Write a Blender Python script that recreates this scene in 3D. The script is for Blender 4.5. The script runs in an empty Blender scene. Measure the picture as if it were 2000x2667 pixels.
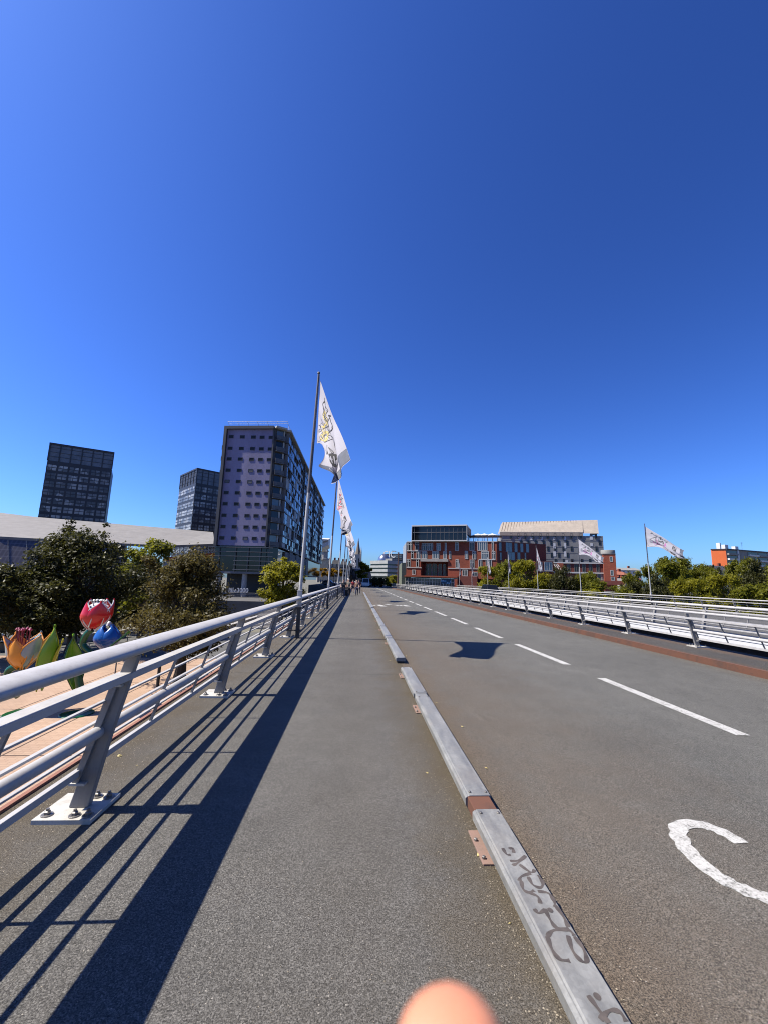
import bpy, math, random
import numpy as np
from mathutils import Vector, Matrix, noise as mnoise
random.seed(7)
S = bpy.context.scene
COL = S.collection
R = math.radians
# ------------------------------------------------------------------ camera (calibrated from the bridge lines)
FPX, CX, CY, CAMH = 1080.0, 1000.0, 1333.5, 1.7
def _cam():
    Y = Vector((930 - CX, -(1511 - CY), FPX)).normalized()
    t = R(1.5); n = Vector((math.sin(t), math.cos(t), 0))
    U = (n + Vector((0, 0, -(n.dot(Y)) / Y.z))).normalized()
    X = U.cross(Y)
    if X.x < 0: X = -X
    return X, Y, U
AX, AY, AZ = _cam()
def ray(px, py):
    c = Vector((px - CX, -(py - CY), FPX))
    return Vector((AX.dot(c), AY.dot(c), AZ.dot(c)))
CAM = Vector((0, 0, CAMH))
def at(px, py, Y):                      # the point at distance Y along the bridge that the photo shows at (px, py)
    d = ray(px, py); return CAM + d * (Y / d.y)
def ground(px, py, z=0.0):
    d = ray(px, py); return CAM + d * ((z - CAMH) / d.z)
cam_d = bpy.data.cameras.new('camera'); cam = bpy.data.objects.new('camera', cam_d); COL.objects.link(cam)
right = Vector((AX.x, AY.x, AZ.x)); up = Vector((AX.y, AY.y, AZ.y)); fwd = Vector((AX.z, AY.z, AZ.z))
cm = Matrix.Identity(4)
for i in range(3):
    cm[i][0] = right[i]; cm[i][1] = up[i]; cm[i][2] = -fwd[i]; cm[i][3] = CAM[i]
cam.matrix_world = cm
cam_d.sensor_fit = 'VERTICAL'; cam_d.sensor_height = 24.0; cam_d.lens = 24.0 * FPX / 2667.0
cam_d.clip_start = 0.01; cam_d.clip_end = 5000
cam_d.dof.use_dof = True; cam_d.dof.focus_distance = 7.0; cam_d.dof.aperture_fstop = 4.0
S.camera = cam
# ------------------------------------------------------------------ mesh helpers
class MB:
    def __init__(s): s.v = []; s.f = []; s.mi = []
    def add(s, vs, fs, mi=0):
        o = len(s.v); s.v += [tuple(v) for v in vs]
        s.f += [tuple(i + o for i in f) for f in fs]; s.mi += [mi] * len(fs)
        return s
    def box(s, x0, x1, y0, y1, z0, z1, mi=0):
        return s.hexa([(x0,y0,z0),(x1,y0,z0),(x1,y1,z0),(x0,y1,z0)], [(x0,y0,z1),(x1,y0,z1),(x1,y1,z1),(x0,y1,z1)], mi)
    def hexa(s, b, t, mi=0):
        return s.add(list(b) + list(t), [(3,2,1,0),(4,5,6,7),(0,1,5,4),(1,2,6,5),(2,3,7,6),(3,0,4,7)], mi)
    def prism(s, poly, vec, mi=0):      # polygon (3-D points) swept along vec
        n = len(poly); p = [Vector(q) for q in poly]; q = [a + Vector(vec) for a in p]
        return s.add(p + q, [tuple(range(n))[::-1], tuple(range(n, 2*n))] + [(i, (i+1) % n, n + (i+1) % n, n + i) for i in range(n)], mi)
    def tube(s, pts, r, n=10, cap=True, mi=0):
        pts = [Vector(p) for p in pts]; m = len(pts); vs = []
        rs = r if isinstance(r, (list, tuple)) else [r] * m
        ref = None
        for i, p in enumerate(pts):
            d = (pts[min(i+1, m-1)] - pts[max(i-1, 0)]).normalized()
            if ref is None:
                ref = d.cross(Vector((0, 0, 1)) if abs(d.z) < .9 else Vector((0, 1, 0))).normalized()
            a = (ref - d * ref.dot(d)).normalized(); b = d.cross(a); ref = a
            for k in range(n):
                t = 2 * math.pi * k / n
                vs.append(p + (a * math.cos(t) + b * math.sin(t)) * rs[i])
        fs = []
        for i in range(m - 1):
            for k in range(n):
                k2 = (k + 1) % n
                fs.append((i*n+k, i*n+k2, (i+1)*n+k2, (i+1)*n+k))
        if cap: fs += [tuple(range(n))[::-1], tuple(range((m-1)*n, m*n))]
        return s.add(vs, fs, mi)
    def lathe(s, prof, c=(0,0,0), n=16, mi=0):
        c = Vector(c); vs = []
        for r, z in prof:
            for k in range(n):
                t = 2 * math.pi * k / n; vs.append(c + Vector((r*math.cos(t), r*math.sin(t), z)))
        fs = []
        for i in range(len(prof) - 1):
            for k in range(n):
                k2 = (k+1) % n; fs.append((i*n+k, i*n+k2, (i+1)*n+k2, (i+1)*n+k))
        fs += [tuple(range(n))[::-1], tuple(range((len(prof)-1)*n, len(prof)*n))]
        return s.add(vs, fs, mi)
    def ribbon(s, pts, w, z=None, th=0.003):
        pts = [Vector(p) for p in pts]; m = len(pts); L = []; Rr = []
        for i, p in enumerate(pts):
            d = pts[min(i+1, m-1)] - pts[max(i-1, 0)]; d.z = 0; d.normalize()
            nrm = Vector((-d.y, d.x, 0)); ww = w[i] if isinstance(w, (list, tuple)) else w
            L.append(p + nrm * ww / 2); Rr.append(p - nrm * ww / 2)
        for i in range(m - 1):
            s.add([Rr[i], Rr[i+1], L[i+1], L[i]], [(0,1,2,3)])
        return s
    def mesh(s, name, mats):
        me = bpy.data.meshes.new(name); me.from_pydata(s.v, [], s.f)
        for m in (mats if isinstance(mats, (list, tuple)) else [mats]): me.materials.append(m)
        if any(s.mi): me.polygons.foreach_set('material_index', s.mi)
        me.update(); return me
def link(name, data, parent=None, loc=None):
    o = bpy.data.objects.new(name, data); COL.objects.link(o)
    if parent is not None: o.parent = parent
    if loc is not None: o.location = loc
    return o
def obj(name, mb, mats, parent=None, smooth=False, bevel=0, loc=None):
    me = mb.mesh(name, mats) if isinstance(mb, MB) else mb
    if smooth:
        for p in me.polygons: p.use_smooth = True
        me.set_sharp_from_angle(angle=R(40))
    o = link(name, me, parent, loc)
    if bevel:
        b = o.modifiers.new('bevel', 'BEVEL'); b.width = bevel; b.segments = 2; b.limit_method = 'ANGLE'; b.angle_limit = R(40)
    return o
def tag(o, label=None, cat=None, group=None, kind=None):
    if label: o['label'] = label
    if cat: o['category'] = cat
    if group: o['group'] = group
    if kind: o['kind'] = kind
    return o
def thing(name, label, cat, loc=(0, 0, 0), rz=0, group=None):
    o = link(name, None, None, loc); o.rotation_euler = (0, 0, rz); o.empty_display_size = .2
    return tag(o, label, cat, group)
def copy_tree(o, parent=None):
    c = o.copy(); COL.objects.link(c)
    if parent is not None: c.parent = parent
    for ch in list(o.children): copy_tree(ch, c)
    return c
def text_mesh(body, size=1.0, depth=0.0, outline=False):
    cu = bpy.data.curves.new('lettering', 'FONT'); cu.body = body; cu.size = size; cu.extrude = depth; cu.resolution_u = 3
    o = bpy.data.objects.new('lettering', cu); COL.objects.link(o)
    dg = bpy.context.evaluated_depsgraph_get(); dg.update()
    me = bpy.data.meshes.new_from_object(o.evaluated_get(dg))
    bpy.data.objects.remove(o); return me
# ------------------------------------------------------------------ materials
class NT:
    def __init__(s, name):
        s.m = bpy.data.materials.new(name); s.m.use_nodes = True; s.t = s.m.node_tree
        s.p = s.t.nodes['Principled BSDF']; s.c = s.t.nodes.new('ShaderNodeTexCoord'); s.co = s.c.outputs['Object']
    def n(s, typ, **kw):
        nd = s.t.nodes.new(typ)
        for k, v in kw.items():
            if k.startswith('i_'): nd.inputs[k[2:].replace('_', ' ')].default_value = v
            else: setattr(nd, k, v)
        return nd
    def l(s, a, b): s.t.links.new(a, b)
    def noise(s, scale, detail=4, rough=.6, co=None, out='Fac'):
        nd = s.n('ShaderNodeTexNoise'); nd.inputs['Scale'].default_value = scale; nd.inputs['Detail'].default_value = detail; nd.inputs['Roughness'].default_value = rough
        s.l(co or s.co, nd.inputs['Vector']); return nd.outputs[out]
    def ramp(s, fac, stops):
        nd = s.n('ShaderNodeValToRGB'); e = nd.color_ramp.elements
        while len(e) < len(stops): e.new(.5)
        for i, (p, c) in enumerate(stops):
            e[i].position = p; e[i].color = (c if len(c) == 4 else (*c, 1)) if isinstance(c, (tuple, list)) else (c, c, c, 1)
        s.l(fac, nd.inputs['Fac']); return nd.outputs['Color']
    def mix(s, fac, a, b, mode='MIX'):
        nd = s.n('ShaderNodeMix', data_type='RGBA', blend_type=mode)
        for k, v in ((0, fac), (6, a), (7, b)):
            sock = nd.inputs[k]
            if hasattr(v, 'node'): s.l(v, sock)
            elif isinstance(v, (int, float)): sock.default_value = v if k == 0 else (v, v, v, 1)
            else: sock.default_value = (*v, 1) if len(v) == 3 else v
        return nd.outputs[2]
    def math(s, op, a, b=0.0, clamp=False):
        nd = s.n('ShaderNodeMath', operation=op, use_clamp=clamp)
        for i, v in enumerate((a, b)):
            if hasattr(v, 'node'): s.l(v, nd.inputs[i])
            else: nd.inputs[i].default_value = v
        return nd.outputs[0]
    def xyz(s, co=None):
        nd = s.n('ShaderNodeSeparateXYZ'); s.l(co or s.co, nd.inputs[0]); return nd.outputs
    def base(s, c):
        if hasattr(c, 'node'): s.l(c, s.p.inputs['Base Color'])
        else: s.p.inputs['Base Color'].default_value = (*c, 1)
    def rough(s, v):
        if hasattr(v, 'node'): s.l(v, s.p.inputs['Roughness'])
        else: s.p.inputs['Roughness'].default_value = v
    def bump(s, h, strength=.3, dist=.01):
        b = s.n('ShaderNodeBump'); b.inputs['Strength'].default_value = strength; b.inputs['Distance'].default_value = dist
        s.l(h, b.inputs['Height']); s.l(b.outputs[0], s.p.inputs['Normal'])
def mat(name, col, rough=.6, metal=0, var=.12, scale=3, bump=0, spec=None, bscale=None):
    t = NT(name)
    f = t.noise(scale, 5, .65)
    lo = tuple(c * (1 - var) for c in col); hi = tuple(min(1, c * (1 + var)) for c in col)
    t.base(t.ramp(f, [(.3, lo), (.7, hi)])); t.rough(rough); t.p.inputs['Metallic'].default_value = metal
    if spec is not None: t.p.inputs['Specular IOR Level'].default_value = spec
    if bump: t.bump(t.noise(bscale or scale * 8, 3), bump, .01)
    return t.m
def stretch(t, sc):
    mp = t.n('ShaderNodeMapping'); mp.inputs['Scale'].default_value = sc; t.l(t.co, mp.inputs['Vector']); return mp.outputs[0]
def asphalt(name, base, dirt_lines, joint=0, warm=(.17, .115, .07)):
    """Asphalt: fine aggregate, pale chips, broad patches, brown grit collected along given X lines (x, half width, strength)."""
    t = NT(name); x = t.xyz()
    agg = t.noise(150, 3, .75); agg2 = t.noise(75, 4, .8); big = t.noise(.35, 4, .6); mid = t.noise(2.2, 4, .6)
    c = t.ramp(agg, [(.36, tuple(b * .22 for b in base)), (.5, base), (.64, tuple(b * 2.1 for b in base))])
    c = t.mix(t.ramp(agg2, [(.4, 0.0), (.68, .55)]), c, tuple(b * 1.55 for b in base))
    st = t.n('ShaderNodeTexVoronoi'); st.inputs['Scale'].default_value = 135; t.l(t.co, st.inputs['Vector'])
    c = t.mix(.7, c, t.ramp(t.xyz(st.outputs['Color'])[0], [(.05, .42), (.5, .95), (.95, 1.75)]), 'MULTIPLY')
    c = t.mix(.55, c, t.ramp(big, [(.3, .72), (.7, 1.2)]), 'MULTIPLY')
    c = t.mix(.5, c, t.ramp(mid, [(.3, .8), (.7, 1.15)]), 'MULTIPLY')
    vo = t.n('ShaderNodeTexVoronoi'); vo.inputs['Scale'].default_value = 55; t.l(t.co, vo.inputs['Vector'])
    chip = t.math('MULTIPLY', t.math('LESS_THAN', vo.outputs['Distance'], .17), t.math('GREATER_THAN', t.xyz(vo.outputs['Color'])[0], .93))
    for (lx, hw, st) in dirt_lines:
        d = t.math('ABSOLUTE', t.math('SUBTRACT', x[0], lx))
        d = t.math('ADD', d, t.math('MULTIPLY', t.math('SUBTRACT', t.noise(1.6, 5, .7), .5), hw * 1.5))
        m = t.math('MULTIPLY', t.math('SUBTRACT', 1.0, t.math('DIVIDE', d, hw), True), st, True)
        g = t.ramp(agg, [(.36, tuple(w * .2 for w in warm)), (.5, warm), (.66, tuple(min(1, w * 2.3) for w in warm))])
        c = t.mix(m, c, g)
    c = t.mix(t.math('MULTIPLY', chip, .8), c, (.5, .46, .4))
    tyre = t.ramp(t.noise(.5, 3, .6, stretch(t, (1.6, .05, 1))), [(.35, .86), (.65, 1.1)])
    c = t.mix(.45, c, tyre, 'MULTIPLY')
    if joint:
        jy = t.math('ABSOLUTE', t.math('SUBTRACT', t.math('MODULO', t.math('ADD', x[1], 50.9), joint), joint / 2))
        c = t.mix(t.math('LESS_THAN', jy, .006), c, tuple(b * .25 for b in base))
    sp = t.noise(.9, 2, .5); spots = t.ramp(sp, [(.70, 0.0), (.73, .35)])
    c = t.mix(spots, c, tuple(b * .5 for b in base))
    t.base(c); t.rough(.85); t.p.inputs['Specular IOR Level'].default_value = .25
    t.bump(t.math('ADD', agg, t.math('MULTIPLY', agg2, .8)), .35, .008)
    return t.m
m_sidewalk = asphalt('sidewalk_asphalt', (.114, .109, .101), [(-2.35, .95, .9), (.92, .55, .9), (.1, .9, .2)], joint=6.2, warm=(.092, .072, .045))
m_road = asphalt('road_asphalt', (.120, .1165, .105), [(1.05, .5, .9), (1.7, 2.2, .5), (8.45, .5, .35)], warm=(.125, .094, .066))
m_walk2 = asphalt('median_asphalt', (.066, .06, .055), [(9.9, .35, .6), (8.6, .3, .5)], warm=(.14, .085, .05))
m_deck2 = asphalt('far_road_asphalt', (.11, .107, .102), [])
m_street = mat('street_asphalt', (.11, .11, .105), .85, var=.2, scale=.8)
def paint(name, col, rough, dirt=.25, sc=6, grime=(.3, .27, .22), streak=False):
    t = NT(name); a = t.noise(sc, 6, .7); b = t.noise(sc * 9, 3, .6)
    if streak:
        mp = t.n('ShaderNodeMapping'); mp.inputs['Scale'].default_value = (1, 1, .12); t.l(t.co, mp.inputs['Vector'])
        a = t.noise(sc * 3, 5, .7, mp.outputs[0])
    c = t.mix(t.ramp(a, [(.45, 0.0), (.8, dirt)]), col, grime)
    c = t.mix(t.ramp(b, [(.55, 0.0), (.8, dirt * .6)]), c, tuple(g * .6 for g in grime))
    t.base(c); t.rough(rough); t.bump(b, .08, .003); return t.m
m_rail = paint('rail_paint', (.56, .545, .53), .5, .5, 5, (.30, .27, .24))
m_post = paint('shade_toned_post_paint', (.29, .28, .27), .5, .6, 4, (.2, .18, .16), True)  # darker than the rails: the posts' shaded side is put into the colour
m_plate = paint('plate_paint', (.62, .6, .55), .6, .6, 7, (.33, .27, .17))
m_bolt = mat('bolt_steel', (.3, .28, .26), .45, .7, .3, 40)
m_rust = paint('rusty_steel', (.15, .058, .03), .85, 1.0, 1.6, (.05, .04, .034))
m_foot = paint('primed_foot_plate', (.30, .185, .145), .9, .9, 9, (.2, .15, .11))
m_edge = paint('rusty_edge', (.33, .14, .09), .85, .7, 6, (.12, .07, .05))
def galv():
    t = NT('galvanised_steel'); mp = t.n('ShaderNodeMapping'); mp.inputs['Scale'].default_value = (1, .25, 1); t.l(t.co, mp.inputs['Vector'])
    a = t.noise(9, 6, .7, mp.outputs[0]); b = t.noise(3, 4, .6)
    vo = t.n('ShaderNodeTexVoronoi'); vo.inputs['Scale'].default_value = 60; t.l(t.co, vo.inputs['Vector'])
    c = t.ramp(a, [(.3, (.19, .19, .183)), (.5, (.27, .27, .258)), (.7, (.36, .36, .345))])
    c = t.mix(.35, c, t.ramp(t.xyz(vo.outputs['Color'])[0], [(.2, .8), (.8, 1.15)]), 'MULTIPLY')
    c = t.mix(t.ramp(b, [(.5, 0.0), (.8, .45)]), c, (.33, .29, .24))
    t.base(c); t.rough(t.ramp(a, [(.3, .4), (.7, .6)])); t.p.inputs['Metallic'].default_value = .1
    t.bump(a, .1, .004); return t.m
m_galv = galv()
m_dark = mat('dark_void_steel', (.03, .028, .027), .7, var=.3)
def road_paint():
    t = NT('road_paint'); a = t.noise(55, 4, .75); b = t.noise(9, 4, .7); cr = t.noise(5, 2, .5)
    w = t.math('ADD', t.math('MULTIPLY', a, .7), t.math('MULTIPLY', b, .4))
    c = t.ramp(w, [(.43, (.13, .125, .115)), (.5, (.44, .43, .40)), (.62, (.62, .61, .58))])
    t.base(c); t.rough(.75); t.bump(a, .3, .004); return t.m
m_paint = road_paint()
m_graf = mat('graffiti_paint', (.10, .082, .07), .6, var=.4, scale=14)
def brick_paving():
    t = NT('brick_paving')
    br = t.n('ShaderNodeTexBrick'); br.inputs['Scale'].default_value = 1.0
    br.inputs['Brick Width'].default_value = .42; br.inputs['Row Height'].default_value = .21; br.inputs['Mortar Size'].default_value = .018
    br.inputs['Color1'].default_value = (.50, .335, .235, 1); br.inputs['Color2'].default_value = (.56, .39, .28, 1); br.inputs['Mortar'].default_value = (.42, .29, .205, 1)
    t.l(t.co, br.inputs['Vector'])
    c = t.mix(.6, br.outputs['Color'], t.ramp(t.noise(.25, 5, .65), [(.3, .75), (.7, 1.15)]), 'MULTIPLY')
    c = t.mix(t.ramp(t.noise(1.1, 5, .7), [(.55, 0.0), (.75, .25)]), c, (.3, .2, .14))
    x = t.xyz()
    for k, per in ((0, 4.2), (1, 6.3)):
        j = t.math('ABSOLUTE', t.math('SUBTRACT', t.math('MODULO', t.math('ADD', x[k], 840), per), per / 2))
        c = t.mix(t.math('LESS_THAN', j, .045), c, (.10, .065, .05))
    t.base(c); t.rough(.85); t.p.inputs['Specular IOR Level'].default_value = .2; return t.m
m_brickpav = brick_paving()
m_ground = mat('ground_soil', (.16, .15, .11), .95, var=.35, scale=.08)
m_conc = mat('concrete', (.42, .4, .38), .85, var=.15, scale=.7, bump=.1)
m_conc_dk = mat('shade_toned_concrete', (.11, .105, .1), .85, var=.25, scale=.5)  # concrete darkened so the terrace front looks in shadow
m_white = paint('white_render', (.78, .78, .78), .6, .15, .5)
m_glass = mat('dark_glass', (.012, .014, .016), .07, var=.4, scale=.3, spec=.45)
m_glass2 = mat('pale_glass', (.10, .13, .15), .08, var=.4, scale=.25, spec=.8)
m_frame = mat('window_frame', (.62, .62, .6), .5, var=.06)
m_black = mat('black_frame', (.02, .02, .022), .5, var=.2)
# ------------------------------------------------------------------ SETTING
def sheet(name, x0, x1, y0, y1, z0, z1, m, th=None, nx=1):
    mb = MB()
    if th: mb.hexa([(x0,y0,z0-th),(x1,y0,z1-th),(x1,y1,z1-th),(x0,y1,z0-th)], [(x0,y0,z0),(x1,y0,z1),(x1,y1,z1),(x0,y1,z0)])
    else: mb.add([(x0,y0,z0),(x1,y0,z1),(x1,y1,z1),(x0,y1,z0)], [(0,1,2,3)])
    return tag(obj(name, mb, m), kind='structure')
YN, YF = -14.0, 124.0
GZ = -6.0
sheet('ground', -2500, 2500, -600, 4000, GZ - .02, GZ - .02, m_ground)
sheet('plaza_paving', -75, -2.0, -12, 42, GZ, GZ, m_brickpav)
sheet('service_road', -150, -2.0, 42.01, 62, GZ + .004, GZ + .004, m_street)
sheet('sidewalk', -2.46, .98, YN, YF, 0, 0, m_sidewalk, .5)
sheet('road', .984, 8.5, YN, YF, 0, -.10, m_road, .5)
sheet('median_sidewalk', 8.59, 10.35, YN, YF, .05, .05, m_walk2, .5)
sheet('far_carriageway', 14.65, 29.7, YN, YF, -.12, -.12, m_deck2, .12)
sheet('street', -14.0, 140, YF + .01, 900, -.03, -.03, m_street, 6.2)
sheet('terrace', -90, -14.02, 86, 140, -3.0, -3.0, m_conc_dk, 3.1)
# deck edge steel, kerb face, far fascia
e = MB(); e.box(-2.50, -2.462, YN, YF, -.32, .02)
tag(obj('deck_edge', e, m_edge), kind='structure')
e = MB(); e.box(-2.45, .9, YN, YF, -1.6, -.51); e.box(.9, 10.2, YN, YF, -1.7, -.62)
tag(obj('bridge_girder', e, m_conc), kind='structure')
e = MB(); e.box(8.505, 8.588, YN, YF, -.3, .056)
tag(obj('rusty_kerb', e, m_rust), kind='structure')
e = MB(); e.box(14.52, 14.645, YN, YF, -.34, -.116)
tag(obj('far_deck_fascia', e, m_white), kind='structure')
e = MB(); e.box(15.2, 28.8, YN, YF, -1.6, -.25)
tag(obj('far_bridge_girder', e, m_dark), kind='structure')
ROADS = -.10 / 7.516
def roadz(x): return (x - .984) * ROADS
# painted markings
for k in range(26):
    y0 = 5.15 + 4.32 * k
    mb = MB(); x0, x1 = 4.68, 4.86
    mb.add([(x0, y0, roadz(x0) + .004), (x1, y0, roadz(x1) + .004), (x1, y0 + 3.0, roadz(x1) + .004), (x0, y0 + 3.0, roadz(x0) + .004)], [(0,1,2,3)])
    tag(obj('lane_dash', mb, m_paint), kind='structure')
pts = [(1930, 2196), (1890, 2172), (1840, 2152), (1795, 2146), (1765, 2158), (1772, 2190), (1800, 2228), (1850, 2272), (1910, 2308), (1975, 2334), (2060, 2362), (2160, 2392)]
def smooth_pts(p, n=4):
    p = [Vector(q) for q in p]; out = []
    for i in range(len(p) - 1):
        a = p[max(i-1, 0)]; b = p[i]; c = p[i+1]; d = p[min(i+2, len(p)-1)]
        for k in range(n):
            t = k / n
            out.append(.5 * ((2*b) + (c-a)*t + (2*a-5*b+4*c-d)*t*t + (3*b-a-3*c+d)*t*t*t))
    out.append(p[-1]); return out
cp = smooth_pts([ground(x, y, -.02) for x, y in pts])
for p in cp: p.z = roadz(p.x) + .004
mb = MB()
wd = [.112 + .012 * math.sin(i * 1.7) + .01 * math.sin(i * 4.1) for i in range(len(cp))]
mb.ribbon(cp, wd); tag(obj('curved_road_mark', mb, m_paint), kind='structure')
for seg in ([(970, 1577), (985, 1575), (1000, 1579)], [(1030, 1575), (1040, 1577), (1050, 1575), (1064, 1578)], [(1004, 1573), (1016, 1574)]):
    q = [ground(*p) for p in seg]
    for p in q: p.z = roadz(p.x) + .005
    mb = MB(); mb.ribbon(q, .45); tag(obj('worn_road_stencil', mb, m_paint), kind='structure')
# ------------------------------------------------------------------ RAILINGS
def rail_profile(flip, x0, z0, sz):
    """maps (offset inward from the post foot, height) to world x, z"""
    return lambda o, z: (x0 + flip * o, z0 + z * sz)
def build_railing(label, x0, z0, sz, flip, y_first, spacing, y0, y1, group, detail, mrail=m_rail, hr=(.115, .05)):
    T = thing('bridge_railing', label, 'railing', (x0, y0, z0), group=group)
    f = lambda o, z: (flip * o, z * sz)           # local to T
    L = y1 - y0
    def long_box(name, o, z, w, h, m=mrail):
        x, zz = f(o, z); mb = MB(); mb.box(x - w/2, x + w/2, 0, L, zz - h/2, zz + h/2); return obj(name, mb, m, T, bevel=.004 if detail else 0)
    def long_tube(name, o, z, r, n=14, ov=None):
        x, zz = f(o, z); mb = MB(); mb.tube([(0, 0, 0), (0, L, 0)], r, n)
        a, b = ov or (1, 1); mb.v = [(x + v[0] * a, v[1], zz + v[2] * b) for v in mb.v]
        return obj(name, mb, mrail, T, smooth=True)
    hand = long_tube('handrail', .258, 1.138, 1.0, 24, hr)
    if detail:
        x, zz = f(.258, 1.138); y = 1.9
        while y < 45:
            mb = MB(); mb.tube([(0, y, 0), (0, y + .03, 0)], 1.012, 24); y += 6.16
            mb.v = [(x + v[0] * hr[0], v[1], zz + v[2] * hr[1]) for v in mb.v]
            obj('joint_sleeve', mb, m_rail, hand, smooth=True)
    long_box('upper_rail', .222, .936, .115 if detail else .06, .05)
    long_box('upper_bar', .105, .76, .03, .016)
    long_box('flat_bar', .02, .585, .035, .018)
    long_tube('middle_rail', .082, .54, .043)
    long_box('lower_bar', .0, .415, .03, .016)
    long_box('bottom_rail', -.02, .265, .04, .05)
    # post meshes: a tapered web with a boxed outer flange, cap and stub
    def P(o, z): return f(o, z)
    mb = MB()
    poly = [(-.06, .03), (.075, .03), (.165, .5), (.305, 1.085), (.215, 1.085), (.06, .5)]
    poly = [P(*q) for q in poly]; mb.prism([(x, -.028, z) for x, z in poly], (0, .056, 0))
    me_web = mb.mesh('post', m_post)
    mb = MB()
    fl = [P(*q) for q in [(-.045, .2), (.0, .2), (.185, .86), (.135, .86)]]
    mb.prism([(x, -.055, z) for x, z in fl], (0, .11, 0))
    me_fl = mb.mesh('flange', m_post)
    mc = []
    for (o0, z_, o1) in ((.10, .872, .225), (-.06, .195, .05)):
        a, za = P(o0, z_); b, _ = P(o1, z_); mb = MB()
        mb.box(min(a, b), max(a, b), -.065, .065, za - .008, za + .008); mc.append(mb.mesh('cap', m_plate))
    me_cap, me_stub = mc
    mb = MB()
    a, b = sorted((flip * -.2, flip * .19)); mb.box(a, b, -.185, .185, -.002, .028)
    me_pl = mb.mesh('base_plate', m_plate)
    mb = MB(); mb.lathe([(.038, 0), (.038, .006), (.036, .008)], n=18); mb.lathe([(.021, .008), (.021, .024), (.013, .03)], n=6); mb.lathe([(.011, .03), (.011, .043)], n=10)
    me_bolt = mb.mesh('bolt', m_bolt)
    mb = MB()
    bp = [P(*q) for q in [(-.03, .28), (-.005, .28), (.2, .92), (.175, .92)]]
    mb.prism([(x, -.012, z) for x, z in bp], (0, .024, 0)); me_bal = mb.mesh('baluster', m_post)
    k = 0; y = y_first
    while y < y1 and k < 38:
        p = link('post', me_web, T, (0, y - y0, 0))
        b = p.modifiers.new('bevel', 'BEVEL'); b.width = .006; b.segments = 2
        link('flange', me_fl, p); link('cap', me_cap, p); link('stub_plate', me_stub, p)
        pl = link('base_plate', me_pl, p)
        if detail and k < 9:
            for bx, by in ((-.14, -.12), (.05, -.13), (.14, -.13), (.05, .13), (.14, .12)):
                link('bolt', me_bolt, p, (flip * bx, by, .028))
        for j in (1, 2):
            if y + spacing * j / 3 < y1: link('baluster', me_bal, T, (0, y + spacing * j / 3 - y0, 0))
        y += spacing; k += 1
    return T
build_railing('white tubular railing on the left, beside the pavement and nearest the viewer', -1.955, 0, 1, 1, 3.46 - 3.08, 3.08, -6, 122, 'bridge railings', True)
build_railing('white railing across the road, on the dark median behind the rusty kerb', 9.9, .05, .86, -1, 2.73, 3.05, -2, 122, 'bridge railings', True, hr=(.036, .036))
build_railing('middle white railing at the near edge of the far carriageway', 14.98, -.12, .97, 1, 2.2, 3.08, 0, 122, 'bridge railings', False, hr=(.06, .045))
build_railing('farthest white railing, in front of the park trees', 29.3, -.12, .97, -1, 12.4, 3.1, 6, 122, 'bridge railings', False, hr=(.06, .045))
# ------------------------------------------------------------------ KERB BEAMS
segs = [(-1.2, 3.2, 'graffitied grey steel kerb beam, nearest the viewer'), (3.39, 6.13, 'clean galvanised kerb beam just beyond the rusty splice'),
        (6.30, 8.10, 'short galvanised kerb beam ending at the open gap'), (9.05, 12.0, 'galvanised kerb beam starting just past the open gap'),
        (12.14, 15.1, 'galvanised kerb beam crossed by the first flagpole shadow'), (15.25, 18.3, 'galvanised kerb beam, second past the open gap'),
        (18.45, 21.5, 'galvanised kerb beam, third past the open gap'), (21.65, 24.7, 'galvanised kerb beam, fourth past the open gap'),
        (25.4, 29.6, 'pale kerb beam well up the pavement, fifth past the gap'), (29.8, 34.2, 'pale kerb beam well up the pavement, sixth past the gap'),
        (34.4, 39.2, 'pale kerb beam beside the walking group of people'), (39.4, 58.0, 'farthest pale kerb strip, running on past the people')]
segs[4] = (12.14, 15.1, 'galvanised kerb beam, first full one past the flagpole shadow')
KX0, KX1 = .872, 1.066
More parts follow.
